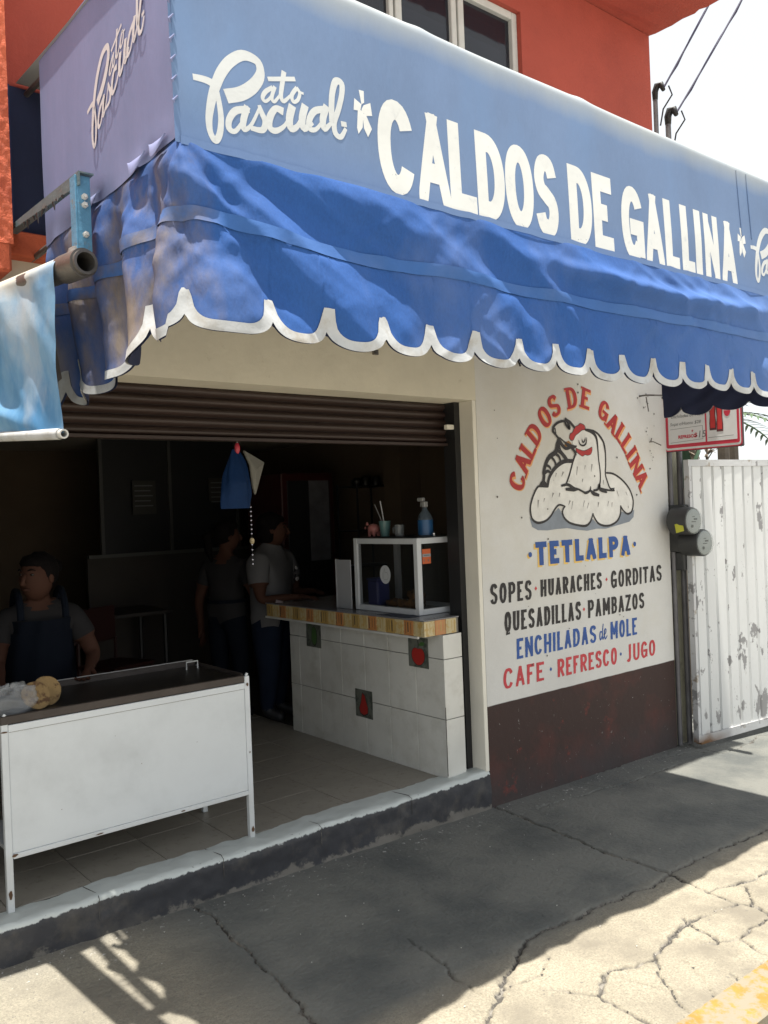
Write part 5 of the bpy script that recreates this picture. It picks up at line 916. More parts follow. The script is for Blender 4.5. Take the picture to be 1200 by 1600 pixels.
def fruit(yc, zc, kind):
    g = G(); g.box((3.1695, yc-.086, zc-.086), (3.1725, yc+.086, zc+.086), ch=.001); t = g.mk('fruit_tile', M['f_bg'], CT)
    def fm(u, v, o): return (3.1693-o, yc-u, zc+v)
    g = G()
    if kind == 'apple':
        pts = [(.055*math.cos(a)*(1+.06*math.sin(a)), -.02+.052*math.sin(a)-.012*math.exp(-((a-math.pi/2)/.35)**2)) for a in np.linspace(0, 2*math.pi, 26)[:-1]]; plane_poly(g, [(a*1.08, b*1.06) for a, b in pts], fm, .0003, 1); plane_poly(g, pts, fm, .0006, 0)
        plane_strokes(g, [[(0, .025, .006), (.005, .045, .006), (.0, .07, .006)]], fm, .0008, mi=1); plane_poly(g, [(.005, .04), (.03, .065), (.06, .06), (.045, .04)], fm, .0009, 2)
    elif kind == 'pear':
        pts = [(-.01, .065), (.012, .05), (.02, .02), (.04, -.02), (.035, -.055), (0, -.07), (-.035, -.06), (-.045, -.03), (-.025, .01), (-.018, .045)]
        plane_poly(g, [(a*1.15, b*1.1) for a, b in pts], fm, .0003, 1); plane_poly(g, pts, fm, .0006, 0)
    else:
        pts = [(.03*math.cos(a)+.008, -.01+.06*math.sin(a)) for a in np.linspace(0, 2*math.pi, 22)[:-1]]; plane_poly(g, [(a*1.15, b*1.1) for a, b in pts], fm, .0003, 1); plane_poly(g, pts, fm, .0006, 2); plane_strokes(g, [[(-.06, .03, .006), (-.045, .06, .006), (-.02, .055, .006), (-.03, .02, .006)]], fm, .0008, mi=2)
    g.mk('fruit_print', [M['f_red'], M['f_line'], M['f_green']], t)
fruit(3.655, .883, 'apple'); fruit(4.186, .508, 'pear'); fruit(4.714, .892, 'pod')
g = G(); g.box((3.048, 3.458, 1.001), (3.304, 5.10, 1.086)); g.box((3.3041, 3.60, 1.001), (3.66, 5.099, 1.086)); ctp = g.mk('counter_top', M['grout'], CT)
g = G(); g.box((3.040, 3.450, 1.0865), (3.304, 5.105, 1.0925), ch=.001); g.box((3.3041, 3.59, 1.0865), (3.66, 5.104, 1.0925), ch=.001); g.mk('top_surface', mat('top_grey_tile', (.20, .20, .21), .22, .1, 4, bump=.02), ctp)
g = G(); g.box((3.035, 3.50, .990), (3.0475, 5.10, 1.002)); g.mk('edge_strip', M['tubewhite'], ctp)
M['e_y'] = mat('edge_tile_yellow', (.50, .42, .24), .4, .1, 15, col2=(.45, .30, .10), mixscale=30, mixlo=.5, mixhi=.6, bump=.03); M['e_o'] = mat('edge_tile_orange', (.45, .20, .07), .4, .1, 15, col2=(.5, .34, .15), mixscale=40, mixlo=.58, mixhi=.66, bump=.03); M['e_d'] = mat('edge_tile_ochre', (.42, .28, .09), .4, .1, 15, bump=.03); M['e_l'] = flat('edge_line', (.06, .05, .04), .5)
def etile(a, b, axis, k):
    m = [M['e_y'], M['e_o'], M['e_y'], M['e_d']][k % 4]; g = G()
    if axis == 'y': g.box((3.0405, a+.001, 1.003), (3.0475, b-.001, 1.085), ch=.0008)
    else: g.box((a+.001, 3.4505, 1.003), (b-.001, 3.4575, 1.085), ch=.0008)
    t = g.mk('edge_tile', m, ctp)
    g = G()
    for q in range(3):
        f = .2+.3*q+random.uniform(-.05, .05); w = .10 if q == k % 3 else .04; z0 = 1.012+.01*(q % 2); z1 = 1.076
        if axis == 'y': yy0 = a+(b-a)*f; g.box((3.0397, yy0, z0), (3.0403, yy0+(b-a)*w, z1), 0)
        else: xx0 = a+(b-a)*f; g.box((xx0, 3.4497, z0), (xx0+(b-a)*w, 3.4503, z1), 0)
    g.mk('tile_motif', M['e_l'] if axis == 'y' and k % 2 else M['e_d'], t)
y = 3.4585; k = 0
while y < 5.06: etile(y, y+.08, 'y', k); y += .0815; k += 1
x = 3.0415; k = 0
while x < 3.24: etile(x, x+.08, 'x', k); x += .0815; k += 1
# =================================================================== DISPLAY CASE
DC = empty('display_case', (3.34, 3.9, 1.093), label='white framed glass display case with food on the counter', cat='display case')
cx0, cx1, cy0, cy1, cz0, cz1 = 3.165, 3.52, 3.625, 4.225, 1.094, 1.535
M['case'] = mat('case_white', (.56, .58, .60), .35, .05, 6, bump=.02)
def bar(a, b): g = G(); g.box(a, b, ch=.002); g.mk('frame_bar', M['case'], DC)
w = .034
for x in (cx0, cx1-w):
    for y in (cy0, cy1-w): bar((x, y, cz0+.0005), (x+w, y+w, cz1))
for z in (cz0, cz1-w):
    for x in (cx0, cx1-w): bar((x+.001, cy0+w+.0005, z), (x+w-.001, cy1-w-.0005, z+w-.001))
    for y in (cy0, cy1-w): bar((cx0+w+.0005, y+.001, z), (cx1-w-.0005, y+w-.001, z+w-.001))
g = G(); g.box((cx0+w, cy0+w, cz0+.002), (cx1-w, cy1-w, cz0+.012)); g.mk('case_floor', M['case'], DC)
g = G(); g.box((cx0+.004, cy0+.004, cz1+.0005), (cx1-.004, cy1-.004, cz1+.004)); g.mk('case_lid', M['black'], DC)
M['glass'] = mat('clear_glass', (.02, .022, .022), .03, 0, bump=0, alpha=.30)
for a, b in (((cx0+.012, cy0+w, cz0+w), (cx0+.016, cy1-w, cz1-w)), ((cx0+w, cy0+.012, cz0+w), (cx1-w, cy0+.016, cz1-w))):
    g = G(); g.box(a, b); g.mk('pane', M['glass'], DC)
M['sticker'] = flat('sticker_white', (.5, .52, .54)); M['stickero'] = flat('sticker_orange', (.60, .13, .04)); M['stickg'] = flat('sticker_grey', (.32, .34, .36))
def cm(u, v, o): return (cx0+.0118-o, u, v)
g = G(); pts = [(3.935+.050*math.cos(a), 1.318+.056*math.sin(a)) for a in np.linspace(0, 2*math.pi, 30)[:-1]]; plane_poly(g, pts, cm, .0003, 0)
plane_strokes(g, [[(3.960, 1.29, .004), (3.960, 1.33, .004)], [(3.952, 1.29, .004), (3.945, 1.345, .004), (3.938, 1.352, .004), (3.936, 1.33, .004), (3.915, 1.33, .004), (3.908, 1.31, .004), (3.912, 1.292, .004), (3.935, 1.287, .004), (3.952, 1.29, .004)]], cm, .0006, mi=1); g.mk('round_sticker', [M['sticker'], M['stickg']], DC)
g = G(); g.box((3.213, cy0+.0105, 1.385), (3.277, cy0+.0117, 1.47), 0); g.box((3.2135, cy0+.0095, 1.425), (3.2765, cy0+.0103, 1.442), 1); g.mk('orange_sticker', [M['stickero'], M['stickg']], DC)
g = G(); g.box((3.222, cy0+.0088, 1.431), (3.268, cy0+.0093, 1.436)); g.box((3.222, cy0+.0100, 1.398), (3.228, cy0+.0104, 1.410)); g.box((3.255, cy0+.0100, 1.398), (3.262, cy0+.0104, 1.410)); g.mk('sticker_print', M['b_ink'], DC)
# things in the case
M['food'] = mat('fried_food', (.32, .15, .045), .7, .3, 20, col2=(.10, .05, .02), mixscale=20, bump=.6, bscale=40)
FD = [(3.30, 3.80, .045, .05, .035), (3.36, 3.86, .05, .045, .04), (3.28, 3.90, .04, .05, .03), (3.33, 3.84, .045, .06, .03), (3.29, 4.0, .05, .045, .025)]
lb = ['fried food piece nearest the front corner of the display case', 'fried food piece farthest from the side glass in the display case', 'small fried food piece in the middle of the display case', 'fried food piece on top of the pile in the display case', 'fried food piece at the left end of the display case']
for i, (x, y, a, b, c) in enumerate(FD):
    g = G(); g.sm = True; g.ball((x, y, cz0+.013+c+(.05 if i == 3 else 0)), (a, b, c), 14)
    g.v = [tuple(Vector(v)+Vector((.012*math.sin(v[1]*90), .01*math.sin(v[2]*110), .006*math.sin(v[0]*120)))) for v in g.v]; tag(g.mk('fried_food', M['food']), label=lb[i], cat='food', group='food in the display case')
g = G(); g.box((3.22, 4.07, cz0+.013), (3.32, 4.17, 1.27), ch=.008); g.box((3.215, 4.065, 1.271), (3.325, 4.175, 1.285), ch=.003); tag(g.mk('plastic_tub', flat('tub_blue', (.05, .06, .22), .4)), label='dark blue plastic tub inside the display case', cat='tub')
# leaning grey panel left of the case
g = G(); g.box((3.15, 4.245, 1.094), (3.156, 4.40, 1.40), ch=.001); g.box((3.148, 4.395, 1.0935), (3.160, 4.405, 1.402), ch=.001); tag(g.mk('sheet_panel', mat('sheet_grey', (.33, .34, .36), .35, .08, 4)), label='small grey sheet panel standing at the left of the display case', cat='panel')
ZT = cz1+.0045
g = G(); g.sm = True; g.ball((3.33, 4.225, ZT+.045), (.036, .046, .036), 16); pg = empty('piggy_bank', (3.33, 4.22, ZT), label='pink piggy bank on the display case', cat='piggy bank'); M['pink'] = flat('pink_ceramic', (.50, .19, .17), .35); g.mk('body', M['pink'], pg)
g = G(); g.lathe((3.308, 4.276, ZT+.053), [(.008, 0), (.008, .006), (.0001, .006)], 8, axis=(-.4, .9, 0)); g.mk('snout', M['pink'], pg)
for dy in (-.012, .012): g = G(); g.tube([(3.31+dy*.5, 4.262+dy, ZT+.07), (3.308+dy*.5, 4.263+dy, ZT+.092)], [.008, .001], 6); g.mk('ear', M['pink'], pg)
for dx in (-.018, .018):
    for dy in (-.025, .02): g = G(); g.tube([(3.33+dx, 4.225+dy, ZT), (3.33+dx, 4.225+dy, ZT+.03)], [.009, .011], 6); g.mk('foot', M['pink'], pg)
cu = empty('drink_cup', (3.33, 4.11, ZT), label='pale green plastic cup with a straw on the display case', cat='cup')
g = G(); g.sm = 'auto'; g.lathe((3.33, 4.11, ZT), [(.026, 0), (.038, .095), (.036, .095), (.024, .004)], 18, cap=True); g.mk('cup', flat('cup_green', (.13, .25, .24), .3), cu)
g = G(); g.tube([(3.335, 4.105, ZT+.01), (3.32, 4.135, ZT+.22)], .0045, 6); g.mk('straw', flat('straw_white', (.5, .5, .5)), cu)
g = G(); g.tube([(3.34, 4.10, ZT+.01), (3.35, 4.23, ZT+.20)], .003, 6); g.mk('straw', flat('straw_white2', (.4, .4, .4)), cu)
mg = empty('glass_mug', (3.33, 3.97, ZT), label='small clear glass mug between the cup and the spray bottle', cat='mug')
g = G(); g.sm = 'auto'; g.lathe((3.33, 3.97, ZT), [(.028, 0), (.031, .07), (.028, .07), (.026, .006)], 18); g.mk('cup', mat('mug_glass', (.4, .42, .42), .1, 0, alpha=.4, bump=0), mg)
g = G(); g.tube([(3.33, 4.0, ZT+.055), (3.33, 4.03, ZT+.05), (3.33, 4.03, ZT+.022), (3.33, 4.0, ZT+.018)], .005, 6); g.mk('handle', mat('mug_glass2', (.4, .42, .42), .1, 0, alpha=.5, bump=0), mg)
sb = empty('spray_bottle', (3.33, 3.73, ZT), label='spray bottle with a blue label on the display case', cat='bottle')
g = G(); g.sm = 'auto'; g.lathe((3.33, 3.73, ZT), [(.043, 0), (.045, .01), (.045, .10), (.038, .125), (.016, .155), (.014, .17)], 20); g.mk('bottle', mat('bottle_clear', (.10, .13, .16), .15, 0, alpha=.7, bump=0), sb)
g = G(); g.sm = 'auto'; g.lathe((3.33, 3.73, ZT+.008), [(.0458, 0), (.0458, .088)], 20, cap=False); g.mk('label', flat('label_blue', (.02, .09, .22), .4), sb)
g = G(); g.box((3.315, 3.715, ZT+.171), (3.345, 3.745, ZT+.205), ch=.004); g.box((3.318, 3.735, ZT+.2055), (3.342, 3.785, ZT+.228), ch=.004); g.tube([(3.33, 3.76, ZT+.205), (3.33, 3.768, ZT+.175)], .004, 6); g.mk('spray_head', flat('spray_grey', (.30, .30, .29), .4), sb)
g = G(); g.sm = True; g.ball((3.33, 3.60+.06, ZT+.014), .012, 10); g.lathe((3.33, 3.66, ZT), [(.016, 0), (.012, .006)], 10); tag(g.mk('steel_ball', flat('knob', (.7, .7, .7), .15, metal=1.0)), label='small shiny metal ball near the right end of the display case', cat='ball')
# paper on the counter
g = G(); g.add([(3.06, 3.62, 1.0935), (3.15, 3.60, 1.0935), (3.155, 3.86, 1.0945), (3.07, 3.9, 1.0935)], [[0, 1, 2, 3]]); g.add([(3.06, 3.62, 1.0940), (3.15, 3.60, 1.0938), (3.14, 3.66, 1.102)], [[0, 1, 2]]); tag(g.mk('paper_sheet', flat('paper_dark', (.05, .06, .09))), label='dark printed sheet lying on the counter in front of the display case', cat='paper')
# =================================================================== FRIDGE, SHELF, SMALL THINGS at the back
FR = empty('drinks_fridge', (4.3, 6.4, .2), label='tall dark red framed drinks fridge at the back of the shop', cat='fridge')
g = G(); g.box((3.93, 6.25, .196), (4.48, 6.85, 2.06), ch=.01); g.mk('cabinet', flat('fridge_red', (.05, .009, .009), .4), FR)
g = G(); g.box((3.98, 6.235, .35), (4.43, 6.249, 1.99), ch=.003); dr = g.mk('door', M['black'], FR)
g = G(); g.box((4.20, 6.225, 1.28), (4.41, 6.234, 1.99)); dp = g.mk('door_poster', mat('poster_grey', (.12, .12, .13), .5, .3, 9), dr)
g = G(); g.tube([(4.0, 6.22, 1.0), (4.0, 6.20, 1.05), (4.0, 6.20, 1.35), (4.0, 6.22, 1.4)], .008, 6); g.mk('handle', M['black'], FR)
SH = empty('utensil_rack', (4.8, 6.2, .2), label='thin dark shelf rack with utensils at the back right', cat='rack')
for x in (4.56, 5.12-.17):
    for y in (6.0, 6.3): g = G(); g.tube([(x, y, .196), (x, y, 1.95)], .010, 6); g.mk('rack_post', M['black'], SH)
for z in (.6, 1.2, 1.52, 1.92):
    g = G(); g.box((4.55, 5.99, z), (4.96, 6.31, z+.012)); g.mk('shelf', M['black'], SH)
for i, (x, hgt) in enumerate(((4.62, .07), (4.72, .09), (4.84, .08))):
    g = G(); g.sm = 'auto'; g.lathe((x, 6.08, 1.9325), [(.045, 0), (.05, hgt*.6), (.03, hgt)], 12); tag(g.mk('cooking_pot', M['iron']), label=['leftmost', 'middle', 'rightmost'][i]+' dark pot on the top of the utensil rack', cat='pot', group='pots on the rack')
g = G(); g.box((1.05, 8.57, 1.15), (1.35, 8.598, 1.75), ch=.004); 
tag(g.mk('wall_picture', flat('picture_dark', (.03, .028, .026))), label='dark framed picture on the back wall at the left', cat='picture')
# table and chairs dim at the back left
M['woodr'] = flat('chair_red', (.03, .009, .008), .5)
def chair(x, y, a, lab):
    o = empty('plastic_chair', (x, y, .2), label=lab, cat='chair', group='dark red chairs at the back'); R = Matrix.Rotation(a, 3, 'Z'); 
    def tr(g): g.v = [tuple(R @ Vector((v[0], v[1], 0))+Vector((x, y, v[2]+.2))) for v in g.v]; return g
    g = G(); g.box((-.2, -.2, .43), (.2, .2, .46), ch=.01); tr(g).mk('seat', M['woodr'], o)
    g = G(); g.box((-.2, .19, .60), (.2, .21, .86), ch=.008); tr(g).mk('backrest', M['woodr'], o)
    for sx in (-.18, .18):
        for sy in (-.18, .18): g = G(); g.tube([(sx, sy, 0), (sx, sy, .43 if sy < 0 else .62)], .014, 6); tr(g).mk('leg', M['woodr'], o)
chair(2.35, 6.1, .4, 'dark red chair nearest the people at the back'); chair(1.9, 6.4, -.3, 'dark red chair farther left at the back')
tb = empty('dining_table', (2.6, 6.7, .2), label='dim dining table at the back behind the chairs', cat='table')
g = G(); g.box((2.0, 6.5, .93), (3.0, 7.1, .96), ch=.004); g.mk('tabletop', flat('table_dark', (.025, .02, .018), .7), tb)
for x in (2.05, 2.95):
    for y in (6.55, 7.05): g = G(); g.tube([(x, y, .2), (x, y, .93)], .018, 6); g.mk('leg', M['black'], tb)
# =================================================================== HANGING BAGS and bead string
BG = empty('blue_bag', (2.02, 3.6, 2.05), label='blue plastic bag hanging from the shutter by a red clip', cat='bag')
def bagmesh(name, prof, m, parent, cx, cy, depth, seed):
    Zs = np.array([p[0] for p in prof]); L_ = np.array([p[1] for p in prof]); R_ = np.array([p[2] for p in prof]); k = 26; zz1 = np.linspace(Zs[0], Zs[-1], k); l = np.interp(-zz1, -Zs, L_); r = np.interp(-zz1, -Zs, R_); U = np.linspace(0, 2*np.pi, 36)
    UU, ZZ = np.meshgrid(U, zz1, indexing='ij'); cxm = (l+r)/2; hw = (r-l)/2; dp_ = depth*np.interp(zz1, [Zs[-1], Zs[-1]+.12, Zs[0]], [.25, 1, .15])
    rr = 1+.10*np.sin(UU*6+ZZ*20+seed)+.06*vnoise(UU*4, ZZ*18, seed)
    return gridmesh(name, np.stack([cxm[None, :]+hw[None, :]*np.cos(UU)*rr, cy+dp_[None, :]*np.sin(UU)*rr, ZZ], -1), m, parent)
M['bagblue'] = mat('bag_blue', (.006, .022, .070), .6, .2, 10, bump=.4, bscale=30, spec=.08); M['bagwhite'] = mat('bag_white', (.13, .125, .105), .7, .15, 10, bump=.3, bscale=30)
bagmesh('bag_body', [(2.02, 1.995, 2.03), (1.97, 1.975, 2.06), (1.90, 1.95, 2.075), (1.80, 1.93, 2.085), (1.737, 1.925, 2.075)], M['bagblue'], BG, 2.0, 3.60, .045, 3)
g = G(); g.sm = True; g.ball((2.018, 3.59, 2.025), (.014, .012, .028), 10); g.mk('red_clip', flat('clip_red', (.40, .03, .05), .4), BG)
g = G(); g.tube([(2.018, 3.59, 2.045), (2.022, 3.59, 2.075), (2.03, 3.585, 2.055)], .002, 5); g.mk('hook', M['tubewhite'], BG)
WB = empty('white_bag', (2.1, 3.6, 2.0), label='folded off white bag hanging right of the blue bag', cat='bag')
g = G(); g.add([(2.045, 3.575, 2.015), (2.165, 3.59, 1.958), (2.15, 3.60, 1.90), (2.115, 3.60, 1.80), (2.095, 3.585, 1.835), (2.075, 3.57, 1.945), (2.10, 3.56, 1.92)], [[0, 1, 6], [1, 2, 6], [2, 3, 6], [3, 4, 6], [4, 5, 6], [5, 0, 6]]); 
g.add([(v[0], v[1]+.012, v[2]) for v in g.v[:7]], [[6, 1, 0], [6, 2, 1], [6, 3, 2], [6, 4, 3], [6, 5, 4], [6, 0, 5]]); g.add([], []); g.mk('bag_cloth', M['bagwhite'], WB)
BS = empty('bead_string', (2.083, 3.60, 1.74), label='string of shiny beads with a small wicker ball under the bags', cat='bead string')
g = G(); g.tube([(2.083, 3.60, 1.80), (2.085, 3.60, 1.44)], .0008, 4); g.mk('thread', M['black'], BS)
M['bead'] = mat('bead_silver', (.45, .45, .52), .12, 0, metal=.9, bump=0)
bm0 = None
for z in list(np.arange(1.742, 1.60, -.0215))+[1.56, 1.535, 1.51, 1.487, 1.466]:
    if bm0 is None: g = G(); g.sm = True; g.ball((0, 0, 0), .0055, 8); o = g.mk('bead', M['bead'], BS); bm0 = o.data
    else: o = bpy.data.objects.new('bead', bm0); COL.objects.link(o); o.parent = BS; o.matrix_parent_inverse = Matrix.Translation(-Vector(BS.location))
    o.location = (2.084, 3.60, z)
g = G(); g.sm = True; g.ball((2.085, 3.60, 1.578), (.012, .012, .016), 10); g.mk('wicker_ball', mat('wicker', (.42, .34, .2), .7, .3, 60, bump=.6, bscale=100), BS)
# napkin holder / tray under things near the woman
g = G(); g.box((.75, 4.05, .9), (.98, 4.08, 1.15), ch=.004); tag(g.mk('crate_box', flat('box_dark_blue', (.03, .045, .08), .5)), label='dark blue box beside the woman at the far left', cat='box')
g = G(); g.box((.6, 4.02, .2), (1.6, 4.5, .89), ch=.01) ; g = None
# =================================================================== PEOPLE
def person(label, base, yaw, P, style, hairk, group=None):
    """P: joints in a local frame (x right, y forward, z up, metres above the floor). One continuous skinned body."""
    root = empty('person', (base[0], base[1], base[2]), label=label, cat='person')
    Rz = Matrix.Rotation(yaw, 3, 'Z'); B0 = Vector(base)
    def W(p): return B0+Rz @ Vector(p)
    J = {k: Vector(v[0]) for k, v in P.items()}; RD = {k: v[1] for k, v in P.items()}
    bones = [('pelvis', 'waist'), ('waist', 'chest'), ('chest', 'neck'), ('neck', 'jaw'), ('jaw', 'crown')]
    for s in 'LR': bones += [('chest', 'sh'+s), ('sh'+s, 'el'+s), ('el'+s, 'wr'+s), ('wr'+s, 'pa'+s), ('pelvis', 'hp'+s), ('hp'+s, 'kn'+s), ('kn'+s, 'an'+s), ('an'+s, 'to'+s)]
    names = [k for k in J if not k.startswith('side')]
    # fingers
    fv = []; fe = []; base_n = len(names); extra_r = []
    for s in 'LR':
        w, p_ = J['wr'+s], J['pa'+s]; d = (p_-w).normalized(); side = Vector(P['side'+s][0]).normalized() if 'side'+s in P else d.orthogonal(); dn = d.cross(side)
        pi = names.index('pa'+s)
        for q, (o, l) in enumerate(((-.028, .052), (-.010, .062), (.010, .058), (.027, .044))):
            a = p_+side*o+d*.018; b = a+d*l*.6-dn*.010; c = b+d*l*.4-dn*.020; i0 = base_n+len(fv); fv += [W(a), W(b), W(c)]; fe += [(pi, i0), (i0, i0+1), (i0+1, i0+2)]; extra_r += [.010, .0085, .007]
        a = w+(p_-w)*.5-side*.035; b = a+d*.035-side*.012; i0 = base_n+len(fv); fv += [W(a), W(b)]; fe += [(names.index('wr'+s), i0), (i0, i0+1)]; extra_r += [.011, .009]
    allv = [tuple(W(J[n_])) for n_ in names]+[tuple(v) for v in fv]; alle = [(names.index(a), names.index(b)) for a, b in bones]+fe
    me = bpy.data.meshes.new('body_skin'); me.from_pydata(allv, alle, []); ob = bpy.data.objects.new('tmp', me); COL.objects.link(ob)
    sk = ob.modifiers.new('s', 'SKIN'); sk.branch_smoothing = .6; sk.use_smooth_shade = True
    sl = me.skin_vertices[0].data if me.skin_vertices else None
    if sl is None:
        bm_x = bmesh.new(); bm_x.from_mesh(me); bm_x.verts.layers.skin.verify(); bm_x.to_mesh(me); bm_x.free(); sl = me.skin_vertices[0].data
    for i, n_ in enumerate(names): r = RD[n_]; sl[i].radius = r if isinstance(r, tuple) else (r, r); sl[i].use_root = (n_ == 'pelvis')
    for i, r in enumerate(extra_r): sl[len(names)+i].radius = (r, r)
    sb_ = ob.modifiers.new('u', 'SUBSURF'); sb_.levels = 2; sb_.render_levels = 2
    bpy.context.view_layer.update(); dg = bpy.context.evaluated_depsgraph_get(); nm = bpy.data.meshes.new_from_object(ob.evaluated_get(dg)); bpy.data.objects.remove(ob)
    bq = bmesh.new(); bq.from_mesh(nm); bmesh.ops.delete(bq, geom=[v for v in bq.verts if not v.link_faces], context='VERTS'); bq.to_mesh(nm); bq.free()
    co = np.zeros(len(nm.vertices)*3, np.float32); nm.vertices.foreach_get('co', co); co = co.reshape(-1, 3).astype(float)
    no = np.zeros(len(nm.vertices)*3, np.float32); nm.vertices.foreach_get('normal', no); no = no.reshape(-1, 3).astype(float)
    best = np.full(len(co), 9.0); reg = np.zeros(len(co), int)
    rid = {'skin': 0, 'shirt': 1, 'pants': 2, 'shoe': 3}
    for a, b in bones:
        A_, B_ = np.array(W(J[a])), np.array(W(J[b])); d = B_-A_; t = np.clip(((co-A_) @ d)/(d @ d), 0, 1); r = np.array([RD[a] if not isinstance(RD[a], tuple) else max(RD[a]), RD[b] if not isinstance(RD[b], tuple) else max(RD[b])]); dist = np.linalg.norm(co-A_-t[:, None]*d, axis=1)-(r[0]*(1-t)+r[1]*t)
        if b.startswith('el'): rr_ = np.where(t < .62, 1, 0)
        elif b.startswith(('wr', 'pa')): rr_ = 0*t
        elif a == 'pelvis' and b == 'waist': rr_ = 0*t+1
        elif b in ('jaw', 'crown'): rr_ = 0*t
        elif b == 'neck': rr_ = np.where(t < .55, 1, 0)
        elif b.startswith(('hp', 'kn')): rr_ = 0*t+2
        elif b.startswith('an'): rr_ = np.where(t < .93, 2, 3)
        elif b.startswith('to'): rr_ = 0*t+3
        else: rr_ = 0*t+1
        m_ = dist < best; best = np.where(m_, dist, best); reg = np.where(m_, rr_.astype(int), reg)
    hem = np.array(W(J['pelvis']))[2]+style.get('hem', -.03); reg = np.where((reg == 1) & (co[:, 2] < hem), 2, reg); reg = np.where((reg == 2) & (co[:, 2] > hem), 1, reg)
    grow = np.where(reg == 1, style.get('loose', .014), np.where(reg == 2, .008, np.where(reg == 3, .006, 0)))
    ph = co*[31, 29, 17]; wr_ = np.where(reg == 1, .004*np.sin(ph[:, 0]+ph[:, 2])+.004*np.sin(ph[:, 1]*1.3-ph[:, 2]*.7), 0); co2 = co+no*(grow+wr_)[:, None]
    nm.vertices.foreach_set('co', co2.astype(np.float32).ravel())
    pm = [int(np.bincount(reg[list(p.vertices)], minlength=4).argmax()) for p in nm.polygons]; nm.materials.clear(); nm.name = 'body'
    o = link('body', nm, [M['skin'], style['top'], style['bottom'], M['shoe']], root); nm.polygons.foreach_set('material_index', pm); nm.polygons.foreach_set('use_smooth', [True]*len(pm))
    # face and hair
    hc = (J['jaw']+J['crown'])/2; hy = style.get('head', 0.0); Rh = Matrix.Rotation(hy, 3, 'Z')
    def HW(p): return W(hc+Rh @ Vector(p))
    g = G(); g.sm = True; Rq = (Rz @ Rh).to_euler(); g.ball(HW((0, .015, -.005)), (.072, .088, .108), 20, rot=Rq); g.tube([HW((0, .098, .025)), HW((0, .112, .0)), HW((0, .122, -.020)), HW((0, .102, -.030))], [.008, .011, .014, .010], 8)
    g.tube([HW((-.024, .096, -.052)), HW((0, .104, -.050)), HW((.024, .096, -.052))], [.004, .008, .004], 6)
    for s in (-1, 1): g.ball(HW((s*.073, .0, .0)), (.010, .020, .030), 8, rot=Rq)
    g.mk('face', M['skin'], root)
    for s in (-1, 1):
        g = G(); g.sm = True; g.ball(HW((s*.030, .088, .020)), (.012, .009, .007), 8, rot=Rq); g.mk('eye', M['eye'], root)
        g = G(); g.tube([HW((s*.016, .101, .040)), HW((s*.032, .097, .046)), HW((s*.048, .084, .040))], [.003, .004, .002], 5); g.mk('eyebrow', M['hair'], root)
    g = G(); g.sm = True; g.ball(HW((0, -.020, .030)), (.086, .092, .098), 22, rot=Rq); g.ball(HW((0, .02, .075)), (.070, .070, .042), 16, rot=Rq)
    if hairk == 'bun': g.ball(HW((0, -.13, .045)), (.042, .042, .042), 12); g.tube([HW((0, -.09, .03)), HW((0, -.12, .04))], .03, 8)
    if hairk == 'bob': g.ball(HW((0, -.035, -.02)), (.092, .080, .090), 18, rot=Rq); g.ball(HW((0, -.02, .06)), (.098, .100, .080), 18, rot=Rq)
    if hairk == 'tail': g.tube([HW((0, -.10, .04)), HW((0, -.15, .01)), HW((0, -.14, -.10)), HW((0, -.12, -.18))], [.03, .035, .028, .008], 10)
    g.v = [tuple(Vector(v)+Vector((.003*math.sin(v[2]*160+v[0]*90), .003*math.sin(v[2]*140), .002*math.sin(v[0]*150)))) for v in g.v]
    g.mk('hair', M['hair'], root)
    return root, W, J
def std(h, arms, bend=0.0, w=1.0, legs=0.0):
    f = lambda z, y=0: (0, y+bend*max(0, z-.52)*h, z*h)
    P = {'pelvis': ((0, 0, .54*h), .115*w), 'waist': (f(.62), .118*w), 'chest': (f(.75), .125*w), 'neck': (f(.845), .050), 'jaw': (f(.885, .012), .052), 'crown': (f(.965, .01), .062)}
    for s, x in (('L', -1), ('R', 1)):
        P['sh'+s] = ((x*.165*w, f(.79)[1], .79*h), .062*w); P['hp'+s] = ((x*.085, 0, .50*h), .100*w); P['kn'+s] = ((x*.095, .02+legs*x, .27*h), .060*w); P['an'+s] = ((x*.10, -.01+legs*x*1.6, .055*h), .042); P['to'+s] = ((x*.11, .13+legs*x*1.6, .028*h), .034)
        for k_, v in zip(('el', 'wr', 'pa'), arms[s]): P[k_+s] = (v, {'el': .040, 'wr': .026, 'pa': (.030, .016)}[k_])
    return P
# woman at the griddle, looking down to the left, right arm reaching to the plate
h = 1.34
A_ = {'L': [(-.25, .06, .84), (-.19, .22, .79), (-.16, .28, .770)], 'R': [(.20, .07, .84), (.205, .27, .785), (.20, .345, .765)]}
P = std(h, A_, bend=.10, w=.93); P['sideL'] = ((1, 0, 0), 0); P['sideR'] = ((-1, 0, 0), 0)
r1, W1, J1 = person('woman in dark apron with grey sleeves standing behind the griddle', (1.285, 4.33, .2), math.pi-.15, P, dict(top=M['shirt2'], bottom=M['apron'], head=-.75, hem=-.02), 'bun')
